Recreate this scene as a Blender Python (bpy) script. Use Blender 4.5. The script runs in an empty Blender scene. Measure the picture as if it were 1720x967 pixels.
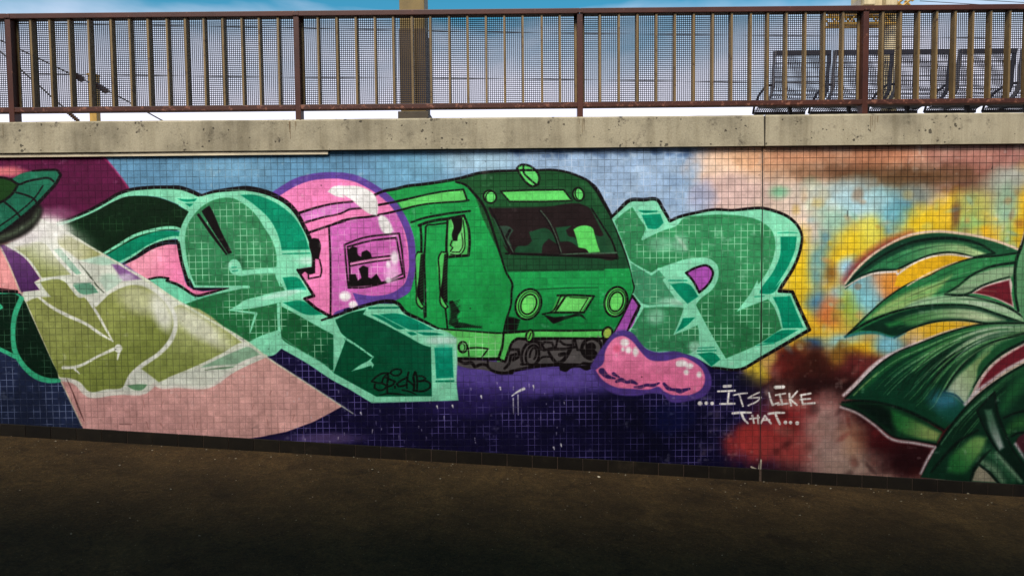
import bpy, bmesh, math, random
import numpy as np
from mathutils import Matrix, Vector, Euler

# ------------------------------------------------------------------ camera, sky, sun, exposure
scene = bpy.context.scene
COL = scene.collection
F_PX = 1155.0                      # focal length in photograph pixels (photo is 1720 x 967)
CAM = np.array([0.0, -5.30, 1.60])
PITCH, YAW, ROLL = math.radians(-2.95), math.radians(0.0), math.radians(-0.54)
cam_data = bpy.data.cameras.new('camera')
cam_data.sensor_width = 36.0
cam_data.sensor_fit = 'HORIZONTAL'
cam_data.lens = F_PX / 1720.0 * 36.0
cam_data.clip_start, cam_data.clip_end = 0.05, 3000.0
cam = bpy.data.objects.new('camera', cam_data)
COL.objects.link(cam)
cam.matrix_world = (Matrix.Translation(Vector(CAM)) @ Matrix.Rotation(YAW, 4, 'Z')
                    @ Matrix.Rotation(math.pi / 2 + PITCH, 4, 'X') @ Matrix.Rotation(ROLL, 4, 'Z'))
scene.camera = cam

SUN_EL, SUN_AZ = math.radians(50.0), math.radians(200.0)   # azimuth clockwise from +Y; behind the viewer, hazy
world = bpy.data.worlds.new('World')
scene.world = world
world.use_nodes = True
wn, wl = world.node_tree.nodes, world.node_tree.links
wn.clear()
w_out = wn.new('ShaderNodeOutputWorld')
w_bg = wn.new('ShaderNodeBackground')
w_sky = wn.new('ShaderNodeTexSky')
w_sky.sky_type = 'NISHITA'
w_sky.sun_disc = False
w_sky.sun_elevation = SUN_EL
w_sky.sun_rotation = SUN_AZ
w_sky.air_density, w_sky.dust_density, w_sky.ozone_density = 1.0, 1.1, 0.8
w_tc = wn.new('ShaderNodeTexCoord')
w_map = wn.new('ShaderNodeMapping')
w_map.inputs['Scale'].default_value = (1.0, 1.0, 2.6)
w_map.inputs['Location'].default_value = (1.3, 2.6, 0.8)
wl.new(w_tc.outputs['Generated'], w_map.inputs['Vector'])
w_n = wn.new('ShaderNodeTexNoise')
w_n.inputs['Scale'].default_value = 2.6
w_n.inputs['Detail'].default_value = 6.0
w_n.inputs['Roughness'].default_value = 0.5
w_n.inputs['Distortion'].default_value = 0.4
wl.new(w_map.outputs['Vector'], w_n.inputs['Vector'])
w_r = wn.new('ShaderNodeValToRGB')
w_r.color_ramp.elements[0].position = 0.36
w_r.color_ramp.elements[0].color = (0, 0, 0, 1)
w_r.color_ramp.elements[1].position = 0.78
w_r.color_ramp.elements[1].color = (0.9, 0.9, 0.9, 1)
w_sep = wn.new('ShaderNodeSeparateXYZ')      # cloud thins out towards the zenith
wl.new(w_tc.outputs['Generated'], w_sep.inputs[0])
w_el = wn.new('ShaderNodeMath')
w_el.operation = 'MULTIPLY_ADD'
w_el.inputs[1].default_value = -4.2
w_el.inputs[2].default_value = 1.17
wl.new(w_sep.outputs['Z'], w_el.inputs[0])
w_add = wn.new('ShaderNodeMath')
w_add.operation = 'ADD'
wl.new(w_n.outputs['Fac'], w_add.inputs[0])
wl.new(w_el.outputs[0], w_add.inputs[1])
wl.new(w_add.outputs[0], w_r.inputs['Fac'])
# saturate the blue a little, as a clear northern sky seen away from the sun
w_mix = wn.new('ShaderNodeMix')
w_mix.data_type = 'RGBA'
wl.new(w_r.outputs['Color'], w_mix.inputs['Factor'])
w_hs = wn.new('ShaderNodeHueSaturation')
w_hs.inputs['Saturation'].default_value = 1.5
w_hs.inputs['Hue'].default_value = 0.470
wl.new(w_sky.outputs['Color'], w_hs.inputs['Color'])
wl.new(w_hs.outputs['Color'], w_mix.inputs['A'])
w_mix.inputs['B'].default_value = (8.9, 8.7, 10.2, 1)
wl.new(w_mix.outputs['Result'], w_bg.inputs['Color'])
w_bg.inputs['Strength'].default_value = 0.068
wl.new(w_bg.outputs['Background'], w_out.inputs['Surface'])

sun_data = bpy.data.lights.new('sun', 'SUN')
sun_data.energy = 2.8
sun_data.angle = math.radians(30.0)
sun_data.color = (1.0, 0.95, 0.87)
sun = bpy.data.objects.new('sun', sun_data)
COL.objects.link(sun)
_sd = Vector((math.sin(SUN_AZ) * math.cos(SUN_EL), math.cos(SUN_AZ) * math.cos(SUN_EL), math.sin(SUN_EL)))
sun.rotation_euler = _sd.to_track_quat('Z', 'Y').to_euler()

scene.render.engine = 'CYCLES'
scene.view_settings.view_transform = 'Standard'
scene.view_settings.look = 'None'
scene.view_settings.gamma = 1.0
scene.view_settings.exposure = 0.95
# ------------------------------------------------------------------ photograph pixel -> point in the place
def _rot():
    cx, sx = math.cos(math.pi / 2 + PITCH), math.sin(math.pi / 2 + PITCH)
    cz, sz = math.cos(YAW), math.sin(YAW)
    cr, sr = math.cos(ROLL), math.sin(ROLL)
    Rz = np.array([[cz, -sz, 0], [sz, cz, 0], [0, 0, 1]])
    Rx = np.array([[1, 0, 0], [0, cx, -sx], [0, sx, cx]])
    Rr = np.array([[cr, -sr, 0], [sr, cr, 0], [0, 0, 1]])
    return Rz @ Rx @ Rr
ROT = _rot()
def at(px, py, Y=0.0):
    """the point on the plane y = Y seen at a pixel of the photograph"""
    d = ROT @ np.array([(px - 860.0) / F_PX, -(py - 483.5) / F_PX, -1.0])
    return CAM + d * ((Y - CAM[1]) / d[1])

# ------------------------------------------------------------------ the mural, drawn as vector shapes on the wall plane
WX0, WX1, WZ0, WZ1 = -5.35, 5.45, -0.62, 2.62      # extent of the painted wall (metres)
PPM = 270.0                                        # texels per metre
CW, CH = int((WX1 - WX0) * PPM), int((WZ1 - WZ0) * PPM)
paint = np.zeros((CH, CW, 3), np.float32)          # colour of the paint on the tiles (sRGB 0..255)
grout = np.zeros((CH, CW, 3), np.float32)          # colour of the joints between them
PX = PPM / 218.0                                   # texels per photograph pixel
rng = np.random.default_rng(7)

def vnoise(cell, seed, octaves=3):
    r = np.random.default_rng(seed)
    out = np.zeros((CH, CW), np.float32)
    amp, tot = 1.0, 0.0
    for o in range(octaves):
        gy, gx = int(CH / cell) + 3, int(CW / cell) + 3
        g = r.random((gy, gx)).astype(np.float32)
        ys, xs = np.arange(CH) / cell, np.arange(CW) / cell
        iy, ix = ys.astype(int), xs.astype(int)
        fy, fx = (ys - iy)[:, None], (xs - ix)[None, :]
        fy, fx = fy * fy * (3 - 2 * fy), fx * fx * (3 - 2 * fx)
        a, b = g[iy][:, ix], g[iy][:, ix + 1]
        c, d = g[iy + 1][:, ix], g[iy + 1][:, ix + 1]
        out += amp * ((a * (1 - fx) + b * fx) * (1 - fy) + (c * (1 - fx) + d * fx) * fy)
        tot += amp
        amp *= 0.5
        cell = max(cell / 2.0, 1.5)
    return out / tot
N1, N2, N3 = vnoise(70, 1, 4), vnoise(26, 2, 3), vnoise(6, 3, 2)

Z = {'O': (0, 0, 1.0), 'A1': (0, 240, 4.03), 'A2': (0, 470, 3.58), 'B1': (280, 240, 4.03), 'B2': (280, 470, 3.58),
     'C1': (560, 240, 4.03), 'C2': (560, 470, 3.58), 'D1': (840, 240, 4.03), 'D2': (840, 470, 3.58),
     'E1': (1120, 240, 4.03), 'E2': (1120, 470, 3.58), 'F1': (1420, 240, 4.03), 'F2': (1420, 470, 3.58),
     'G': (1420, 600, 3.867), 'H': (1100, 620, 4.203), 'T': (610, 610, 10.118), 'U': (820, 540, 6.88),
     'V': (680, 330, 4.029)}
def pl(*a):
    out, k = [], 0
    x0, y0, s = Z['O']
    while k < len(a):
        if isinstance(a[k], str):
            x0, y0, s = Z[a[k]]
            k += 1
        else:
            out.append((x0 + a[k] / s, y0 + a[k + 1] / s))
            k += 2
    return out
def tocanvas(p):
    q = []
    for (x, y) in p:
        w = at(x, y)
        q.append(((w[0] - WX0) * PPM, (WZ1 - w[2]) * PPM))
    return np.array(q, np.float64)
def curve(p, closed, n=5, corner=58):
    m = len(p)
    if m < 3:
        return p
    out = []
    cosc = math.cos(math.radians(corner))
    tang = []
    for i in range(m):
        if not closed and (i == 0 or i == m - 1):
            tang.append(None)
            continue
        a, b = p[i] - p[i - 1], p[(i + 1) % m] - p[i]
        la, lb = np.hypot(*a), np.hypot(*b)
        if la < 1e-6 or lb < 1e-6 or (a @ b) / (la * lb) < cosc:
            tang.append(None)
        else:
            t = a / la * lb + b / lb * la
            tang.append(t / max(np.hypot(*t), 1e-6))
    for i in range(m if closed else m - 1):
        a, b = p[i], p[(i + 1) % m]
        L = np.hypot(*(b - a))
        t0, t1 = tang[i], tang[(i + 1) % m]
        t0 = (b - a) if t0 is None else t0 * L
        t1 = (b - a) if t1 is None else t1 * L
        for k in range(n):
            u = k / n
            u2, u3 = u * u, u * u * u
            out.append((2*u3 - 3*u2 + 1) * a + (u3 - 2*u2 + u) * t0 + (3*u2 - 2*u3) * b + (u3 - u2) * t1)
    if not closed:
        out.append(p[-1])
    return np.array(out)
def _apply(sl, cov, col, g, grad=None):
    if grad is not None:      # (x0,y0,x1,y1,colour2) in photograph pixels
        a, b = tocanvas([(grad[0], grad[1]), (grad[2], grad[3])])
        ys, xs = np.mgrid[sl[0], sl[1]]
        d = b - a
        t = np.clip(((xs - a[0]) * d[0] + (ys - a[1]) * d[1]) / (d @ d), 0, 1)[..., None]
        t = t * t * (3 - 2 * t)
        c = np.array(col, np.float32) * (1 - t) + np.array(grad[4], np.float32) * t
    else:
        c = np.array(col, np.float32)
    cov = cov[..., None].astype(np.float32)
    paint[sl] = paint[sl] * (1 - cov) + c * cov
    if g == 'keep':
        gc = c * 0.95
        cv = cov * 0.5
    elif g is None:
        gc, cv = c * 0.94, cov
    elif isinstance(g, (int, float)):
        gc, cv = c * g, cov
    else:
        gc, cv = np.array(g, np.float32), cov
        m = np.clip((N2[sl] - 0.32) * 3.2, 0.15, 1.0)[..., None]
        gc = gc * m + c * 0.72 * (1 - m)
    grout[sl] = grout[sl] * (1 - cv) + gc * cv
def fill(p, col, soft=0.9, g=None, a=1.0, grad=None, smooth=True, corner=58, rough=0.0):
    q = tocanvas(p)
    if smooth:
        q = curve(q, True, corner=corner)
    s = max(soft * PX, 0.6)
    x0, y0 = np.floor(q.min(0) - s - 1).astype(int)
    x1, y1 = np.ceil(q.max(0) + s + 2).astype(int)
    x0, y0, x1, y1 = max(x0, 0), max(y0, 0), min(x1, CW), min(y1, CH)
    if x1 <= x0 or y1 <= y0:
        return
    W, H = x1 - x0, y1 - y0
    ins = np.zeros((H, W), bool)
    dist = np.full((H, W), s, np.float32)
    xs, ys = np.arange(x0, x1) + 0.5, np.arange(y0, y1) + 0.5
    n = len(q)
    for i in range(n):
        a0, b0 = q[i], q[(i + 1) % n]
        (ax, ay), (bx, by) = a0, b0
        lo, hi = min(ay, by), max(ay, by)
        r0, r1 = np.searchsorted(ys, lo, 'right'), np.searchsorted(ys, hi, 'right')
        if r1 > r0:
            xc = ax + (ys[r0:r1] - ay) * (bx - ax) / (by - ay)
            ins[r0:r1] ^= xs[None, :] > xc[:, None]
        c0, c1 = np.searchsorted(xs, min(ax, bx) - s), np.searchsorted(xs, max(ax, bx) + s)
        r0, r1 = np.searchsorted(ys, lo - s), np.searchsorted(ys, hi + s)
        if c1 > c0 and r1 > r0:
            dx, dy = bx - ax, by - ay
            L2 = dx * dx + dy * dy + 1e-9
            X, Y = xs[None, c0:c1] - ax, ys[r0:r1, None] - ay
            t = np.clip((X * dx + Y * dy) / L2, 0, 1)
            d = np.sqrt((X - t * dx) ** 2 + (Y - t * dy) ** 2)
            np.minimum(dist[r0:r1, c0:c1], d, out=dist[r0:r1, c0:c1])
    sl = (slice(y0, y1), slice(x0, x1))
    sd = np.where(ins, dist, -dist)
    if rough:
        sd = sd + (N2[sl] - 0.5) * rough * PX
    cov = np.clip(0.5 + 0.5 * sd / s, 0, 1)
    if soft > 2:
        cov = cov * cov * (3 - 2 * cov)
    _apply(sl, cov * a, col, g, grad)
def line(p, w, col, soft=0.8, g='keep', a=1.0, smooth=True):
    q = tocanvas(p)
    if smooth:
        q = curve(q, False)
    n = len(q)
    if col is BLACK:
        w = w * 1.12 if isinstance(w, (int, float)) else [k * 1.12 for k in w]
    if isinstance(w, (int, float)):
        rad = np.full(n, w * 0.5 * PX)
    else:
        rad = np.interp(np.linspace(0, 1, n), np.linspace(0, 1, len(w)), w) * 0.5 * PX
    s = max(soft * PX, 0.6)
    m = rad.max() + s + 1
    x0, y0 = np.floor(q.min(0) - m).astype(int)
    x1, y1 = np.ceil(q.max(0) + m + 1).astype(int)
    x0, y0, x1, y1 = max(x0, 0), max(y0, 0), min(x1, CW), min(y1, CH)
    if x1 <= x0 or y1 <= y0:
        return
    xs, ys = np.arange(x0, x1) + 0.5, np.arange(y0, y1) + 0.5
    D = np.full((y1 - y0, x1 - x0), 1e3, np.float32)
    for i in range(n - 1):
        (ax, ay), (bx, by) = q[i], q[i + 1]
        mm = max(rad[i], rad[i + 1]) + s + 1
        c0, c1 = np.searchsorted(xs, min(ax, bx) - mm), np.searchsorted(xs, max(ax, bx) + mm)
        r0, r1 = np.searchsorted(ys, min(ay, by) - mm), np.searchsorted(ys, max(ay, by) + mm)
        if c1 <= c0 or r1 <= r0:
            continue
        dx, dy = bx - ax, by - ay
        X, Y = xs[None, c0:c1] - ax, ys[r0:r1, None] - ay
        t = np.clip((X * dx + Y * dy) / (dx * dx + dy * dy + 1e-9), 0, 1)
        d = np.sqrt((X - t * dx) ** 2 + (Y - t * dy) ** 2) - (rad[i] * (1 - t) + rad[i + 1] * t)
        np.minimum(D[r0:r1, c0:c1], d, out=D[r0:r1, c0:c1])
    sl = (slice(y0, y1), slice(x0, x1))
    cov = np.clip(0.5 - 0.5 * D / s, 0, 1)
    _apply(sl, cov * a, col, g)
def blob(cx, cy, rx, ry, col, a=1.0, ang=0, hard=0.0, g=None, nz=0.6):
    """a burst of spray paint: soft ellipse with an uneven rim"""
    c = tocanvas([(cx, cy)])[0]
    if cx > 1290 and cy < 800 and g is not None and rx < 60:
        rx, ry = rx * 1.35, ry * 1.35
    R = max(rx, ry) * 2.1 * PX
    x0, x1 = max(int(c[0] - R), 0), min(int(c[0] + R) + 1, CW)
    y0, y1 = max(int(c[1] - R), 0), min(int(c[1] + R) + 1, CH)
    if x1 <= x0 or y1 <= y0:
        return
    ys, xs = np.mgrid[y0:y1, x0:x1]
    X, Y = (xs - c[0]) / PX, (ys - c[1]) / PX
    ca, sa = math.cos(math.radians(ang)), math.sin(math.radians(ang))
    U, V = (X * ca + Y * sa) / rx, (-X * sa + Y * ca) / ry
    sl = (slice(y0, y1), slice(x0, x1))
    d = np.sqrt(U * U + V * V) + (N2[sl] - 0.5) * nz + (N1[sl] - 0.5) * nz
    e0, e1 = 0.45 + 0.45 * hard, 1.45 - 0.4 * hard
    if cx > 1290 and not hard:
        e0, e1 = 0.25, 1.6
    t = np.clip((e1 - d) / (e1 - e0), 0, 1)
    _apply(sl, t * t * (3 - 2 * t) * a, col, g)
def dot(cx, cy, r, col, soft=0.8, ry=None, ang=0, g='keep', a=1.0, n=14):
    ry = ry or r
    ca, sa = math.cos(math.radians(ang)), math.sin(math.radians(ang))
    fill([(cx + r * math.cos(t) * ca - ry * math.sin(t) * sa, cy + r * math.cos(t) * sa + ry * math.sin(t) * ca)
          for t in [2 * math.pi * k / n for k in range(n)]], col, soft=soft, g=g, a=a, corner=80)
def ring(cx, cy, r, ry, ang, w, col, soft=0.7, t0=0, t1=360):
    ca, sa = math.cos(math.radians(ang)), math.sin(math.radians(ang))
    line([(cx + r * math.cos(t) * ca - ry * math.sin(t) * sa, cy + r * math.cos(t) * sa + ry * math.sin(t) * ca)
          for t in [math.radians(t0 + (t1 - t0) * k / 18) for k in range(19)]], w, col, soft=soft)
def q(reg, *a):
    """one region's zoom coordinates as photograph pixels"""
    return pl(reg, *a)
def pt(reg, x, y):
    return pl(reg, x, y)[0]

BLACK, MINT, GREEN, TEAL = (20, 13, 15), (131, 207, 170), (58, 128, 88), (0, 128, 98)
DKG, LITE, PINK, LILAC, PURP = (8, 38, 16), (106, 206, 108), (236, 132, 180), (194, 104, 172), (98, 72, 146)
GJ = (140, 205, 165)          # pale under-coat showing in the joints of the green letters
WHITE = (226, 224, 216)

# ---- background
fill(pl('O', -600, 150, 2400, 150, 2400, 1100, -600, 1100), (22, 17, 56), g=(92, 82, 146), smooth=False)
fill(pl('O', -600, 150, 1230, 150, 1230, 470, -600, 470), (100, 140, 168), soft=30, g=0.78, smooth=False,
     grad=(500, 300, 1000, 300, (146, 170, 196)))
blob(790, 268, 90, 22, (170, 198, 212), 0.6, g=0.93)
blob(690, 285, 60, 40, (112, 160, 186), 0.7, g=0.85)
blob(380, 285, 80, 22, (118, 156, 180), 0.6, g=(150, 180, 195))
fill(pl('O', 840, 235, 1170, 235, 1150, 420, 980, 420, 900, 300), (148, 170, 198), soft=20, g=(190, 205, 222), a=0.8)
for k in range(26):
    blob(rng.uniform(860, 1160), rng.uniform(250, 262), rng.uniform(4, 12), rng.uniform(3, 7), (86, 108, 140), 0.6, g='keep')
for k in range(40):
    blob(rng.uniform(880, 1180), rng.uniform(262, 380), rng.uniform(8, 22), rng.uniform(6, 14),
         (166, 186, 208) if k % 2 else (128, 152, 182), 0.35, g='keep')
# lower left dark blue, middle violet
fill(pl('O', -600, 560, 160, 560, 160, 800, -600, 800), (38, 48, 76), soft=10, g=(104, 116, 150))
blob(20, 690, 60, 60, (26, 34, 56), 0.7, g='keep')
blob(830, 628, 120, 34, (96, 78, 150), 0.95, g='keep')
blob(950, 632, 90, 28, (100, 82, 154), 0.95, g='keep')
blob(790, 672, 80, 26, (58, 44, 104), 0.6, g='keep')
blob(1090, 730, 150, 60, (10, 10, 38), 0.9, g='keep')
blob(900, 740, 160, 36, (20, 16, 52), 0.7, g='keep')
blob(1130, 700, 40, 30, (16, 22, 70), 0.7, g='keep')
blob(540, 735, 70, 10, (110, 92, 132), 0.7, g='keep')
# ---- right background: clouds of spray
RG = 0.62
fill(pl('O', 1195, 150, 2400, 150, 2400, 1000, 1330, 1000, 1290, 640, 1260, 560, 1260, 420, 1190, 380), (188, 166, 150), soft=16, g=RG, rough=30)
for (x, y, rx, ry, c) in ((1470, 400, 150, 80, (184, 172, 118)), (1600, 385, 170, 60, (196, 172, 100)), (1370, 510, 50, 90, (214, 178, 74)), (1440, 540, 90, 50, (178, 160, 104)),
                          (1390, 640, 120, 44, (66, 30, 28)), (1480, 650, 110, 60, (70, 28, 30)), (1420, 740, 110, 60, (132, 92, 86)), (1520, 750, 110, 60, (66, 22, 26)), (1340, 350, 50, 60, (206, 182, 166))):
    blob(x, y, rx, ry, c, 1, g=RG)
blob(1225, 285, 62, 40, (232, 196, 172), 1, hard=0.3, g=RG)
blob(1225, 325, 60, 35, (210, 178, 172), 0.9, g=RG)
blob(1270, 262, 60, 26, (228, 176, 140), 0.9, g=RG)
blob(1180, 330, 22, 26, (150, 160, 190), 0.7, g=RG)
blob(1345, 264, 80, 20, (186, 136, 108), 1, g=0.5)
blob(1350, 290, 60, 16, (176, 136, 108), 0.8, g=0.5)
blob(1430, 288, 85, 20, (110, 80, 60), 1, g=0.45)
blob(1500, 262, 90, 22, (180, 126, 98), 1, g=0.42)
blob(1640, 262, 110, 24, (170, 122, 110), 1, g=0.42)
blob(1780, 280, 110, 50, (150, 104, 100), 1, g=0.42)
blob(1640, 285, 90, 20, (146, 102, 92), 1, g=0.42)
blob(1540, 298, 110, 22, (100, 74, 52), 1, g=0.45)
blob(1460, 312, 52, 13, (108, 84, 58), 0.9, g=0.5)
blob(1620, 318, 60, 14, (112, 78, 66), 0.9, g=0.5)
blob(1310, 322, 12, 8, (110, 178, 140), 0.8, g=RG)
blob(1366, 345, 16, 28, (150, 196, 160), 0.8, g=RG)
blob(1395, 325, 46, 16, (178, 180, 168), 0.9, g=RG)
blob(1440, 340, 46, 24, (168, 198, 206), 1, g=RG)
blob(1490, 350, 40, 22, (140, 184, 186), 1, g=RG)
blob(1523, 358, 22, 26, (74, 132, 160), 1, ang=30, g=RG)
blob(1480, 385, 28, 12, (84, 136, 160), 0.8, g=RG)
blob(1545, 328, 24, 14, (124, 130, 124), 0.9, g=RG)
blob(1400, 385, 30, 22, (146, 172, 158), 0.9, g=RG)
blob(1345, 380, 26, 40, (212, 188, 176), 0.9, g=RG)
blob(1382, 425, 20, 22, (110, 146, 146), 0.9, g=RG)
blob(1360, 468, 22, 26, (94, 138, 150), 0.95, g=RG)
blob(1395, 452, 12, 18, (134, 96, 44), 0.95, g=RG)
blob(1410, 490, 26, 14, (200, 160, 70), 0.9, g=RG)
blob(1440, 405, 26, 24, (226, 192, 52), 1, g=RG)
blob(1415, 430, 24, 14, (222, 184, 50), 1, g=RG)
blob(1462, 385, 16, 26, (206, 196, 84), 0.9, g=RG)
blob(1420, 448, 12, 12, (158, 200, 220), 1, g=RG)
blob(1340, 455, 16, 60, (228, 190, 44), 1, g=RG)
blob(1345, 530, 18, 60, (228, 188, 48), 1, g=RG)
blob(1380, 550, 40, 18, (214, 168, 52), 1, g=RG)
blob(1374, 506, 16, 16, (84, 128, 152), 1, g=RG)
blob(1400, 525, 20, 18, (206, 122, 72), 1, g=RG)
blob(1408, 494, 14, 12, (148, 190, 226), 0.9, g=RG)
blob(1432, 512, 22, 30, (150, 170, 72), 1, g=RG)
blob(1458, 490, 22, 34, (124, 180, 192), 1, g=RG)
blob(1487, 478, 20, 20, (206, 150, 132), 0.9, g=RG)
blob(1505, 475, 22, 18, (216, 142, 60), 0.9, g=RG)
blob(1415, 575, 26, 12, (140, 198, 206), 1, g=RG)
blob(1360, 577, 18, 9, (58, 106, 148), 1, g=RG)
blob(1330, 580, 18, 10, (206, 174, 60), 0.9, g=RG)
blob(1450, 585, 36, 12, (216, 172, 46), 1, g=RG)
blob(1490, 578, 18, 14, (126, 184, 200), 1, g=RG)
blob(1580, 552, 60, 20, (216, 168, 40), 1, g=RG)
blob(1330, 612, 40, 24, (104, 40, 36), 1, g=0.93)
blob(1395, 615, 44, 26, (60, 28, 20), 1, g=0.93)
blob(1360, 650, 60, 24, (46, 20, 20), 1, g=0.9)
blob(1440, 620, 36, 20, (104, 44, 44), 1, g=0.8)
blob(1405, 600, 12, 14, (150, 116, 44), 0.7, g=RG)
blob(1420, 655, 40, 26, (40, 16, 16), 1, g=0.9)
blob(1268, 622, 26, 22, (206, 178, 66), 1, g=RG)
blob(1290, 600, 14, 16, (196, 160, 90), 0.9, g=RG)
blob(1235, 640, 40, 20, (16, 18, 44), 0.8, g='keep')
blob(1350, 705, 80, 40, (142, 52, 54), 1, g=0.8)
blob(1270, 742, 60, 34, (160, 62, 60), 1, g=0.8)
blob(1330, 760, 60, 30, (146, 66, 64), 1, g=0.8)
blob(1315, 790, 50, 14, (60, 26, 34), 0.8, g=0.8)
blob(1393, 705, 30, 34, (168, 134, 128), 1, g=0.93)
blob(1400, 760, 36, 40, (164, 136, 128), 1, g=0.93)
blob(1445, 712, 20, 30, (150, 112, 96), 1, g=0.93)
blob(1470, 690, 40, 26, (48, 16, 20), 1, g=0.9)
blob(1510, 735, 46, 26, (72, 20, 24), 1, g=0.9)
blob(1450, 780, 50, 16, (160, 136, 124), 1, g=0.93)
blob(1530, 775, 46, 24, (44, 14, 18), 1, g=0.9)
blob(1430, 740, 16, 20, (176, 140, 112), 0.6, g=0.93)
for (x, y, rx, ry, c) in ((1560, 372, 44, 20, (222, 184, 44)), (1595, 352, 24, 22, (214, 176, 58)), (1652, 382, 34, 22, (218, 164, 38)),
                          (1622, 375, 13, 22, (130, 160, 104)), (1688, 345, 26, 36, (146, 172, 140)), (1700, 392, 14, 16, (128, 166, 112)),
                          (1716, 350, 14, 44, (216, 170, 40)), (1668, 330, 34, 14, (150, 136, 116)), (1545, 400, 40, 8, (216, 176, 48)),
                          (1640, 345, 24, 18, (170, 168, 96)), (1700, 300, 30, 16, (160, 160, 150)),
                          (1770, 400, 60, 80, (214, 166, 40)), (1850, 360, 70, 60, (140, 170, 150)), (1900, 480, 90, 80, (120, 60, 56)),
                          (1605, 360, 6, 14, (120, 90, 60))):
    blob(x, y, rx, ry, c, 1, g=RG)
# ---- left background: plum corner, pink field
for (x, y, rx, ry, c, a_) in ((1455, 345, 40, 18, (170, 204, 214), .8), (1400, 365, 26, 22, (150, 190, 170), .7), (1375, 440, 18, 30, (112, 158, 156), .7), (1425, 470, 20, 16, (142, 190, 204), .7),
                              (1500, 362, 24, 18, (104, 160, 176), .8), (1640, 372, 14, 20, (128, 168, 112), .8), (1690, 345, 22, 34, (146, 178, 150), .8), (1395, 505, 18, 14, (196, 120, 80), .6), (1460, 500, 18, 26, (128, 186, 196), .7)):
    blob(x, y, rx / 1.35, ry / 1.35, c, a_, g=RG, nz=0.7)
PAL = [(226, 190, 60), (146, 190, 196), (206, 132, 78), (120, 166, 150), (214, 176, 80), (98, 146, 164), (190, 176, 140), (150, 96, 60)]
for k in range(120):
    x, y = rng.uniform(1310, 1725), rng.uniform(318, 590)
    blob(x, y, rng.uniform(4, 13) / 1.35, rng.uniform(3, 10) / 1.35, PAL[int(rng.integers(len(PAL)))], rng.uniform(.2, .5), ang=rng.uniform(0, 180), g=RG, nz=1.0)
for k in range(50):
    x, y = rng.uniform(1300, 1560), rng.uniform(610, 800)
    blob(x, y, rng.uniform(5, 16) / 1.35, rng.uniform(4, 12) / 1.35, [(120, 44, 44), (36, 14, 16), (150, 110, 100), (84, 34, 30)][int(rng.integers(4))], rng.uniform(.2, .45), ang=rng.uniform(0, 180), g=0.8, nz=1.0)
fill(pl('O', -600, 150, 168, 150, 'A1', 715, 100, 770, 170, 820, 235, 880, 322, 880, 420, 500, 640, 300, 800, 'O', -600, 470),
     (92, 26, 66), soft=1.5, g=0.8, grad=(180, 300, 0, 330, (84, 24, 62)))
line(pl('A1', 690, 85, 722, 118, 770, 172, 820, 235, 878, 322), (3.5, 1.6, 2.2), (190, 64, 116), soft=2.0, a=0.8)
blob(5, 288, 40, 10, (206, 122, 122), 0.9, g=0.8)
blob(20, 266, 90, 10, (120, 40, 80), 0.5, g='keep')
blob(-120, 300, 90, 60, (170, 90, 110), 0.8, g=0.8)
fill(pl('O', -600, 405, 'A1', 0, 690, 60, 800, 140, 980, 'A2', 130, 80, 'O', -600, 490), (226, 152, 152), g=0.93)

# ---- first letter: dark sweep with mint rims
L1top = pl('A1', 385, 535, 480, 508, 600, 458, 720, 393, 800, 345, 880, 318, 1000, 303, 1209, 300, 'B1', 40, 300, 95, 305, 150, 322, 232, 358)
fill(L1top + pl('B1', 320, 340, 300, 420, 150, 475, 80, 420, 0, 385, 'A1', 1090, 372, 950, 358, 850, 366, 760, 402, 650, 462, 500, 528, 370, 575), MINT, g=0.93)
fill(pl('A1', 385, 572, 500, 527, 650, 462, 760, 402, 850, 366, 950, 358, 1080, 372, 1209, 420, 'B1', 80, 425, 150, 465, 105, 580, 'A1', 1209, 590, 1130, 590, 1000, 620, 880, 680, 700, 760), DKG, g=(30, 62, 36))
line(L1top, (2, 4.2, 4.6, 5, 5.5, 6, 6), BLACK)
fill(pl('B1', 75, 378, 180, 380, 205, 375, 195, 395, 110, 395), TEAL)
fill(pl('B1', 125, 410, 185, 412, 155, 432), TEAL)
fill(pl('A1', 725, 755, 850, 680, 1000, 615, 1120, 593, 1209, 600, 'B1', 95, 602, 95, 645, 'A1', 1209, 640, 1100, 657, 980, 712, 870, 782, 800, 805), TEAL, g=0.93)
line(pl('A1', 705, 748, 800, 692, 900, 632, 1050, 587, 1130, 574, 1209, 582, 'B1', 95, 590), (4, 5.5, 5), MINT)
line(pl('A1', 815, 806, 900, 762, 1000, 702, 1120, 652, 1209, 643, 'B1', 95, 655), (4, 5, 5), MINT)
fill(pl('A1', 845, 822, 930, 778, 1040, 712, 1140, 686, 1209, 688, 'B1', 80, 690, 100, 810, 160, 980, 'B2', 175, 60, 370, 47, 170, 92, 60, 25, -40, 0, 'A1', 1080, 910, 1010, 920), (232, 150, 170), g=0.93, grad=(240, 440, 300, 470, (240, 132, 172)))
line(pl('A1', 835, 818, 920, 772, 1020, 708, 1130, 672, 1209, 668, 'B1', 80, 676), (3, 6.5, 7, 6), BLACK)

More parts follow.
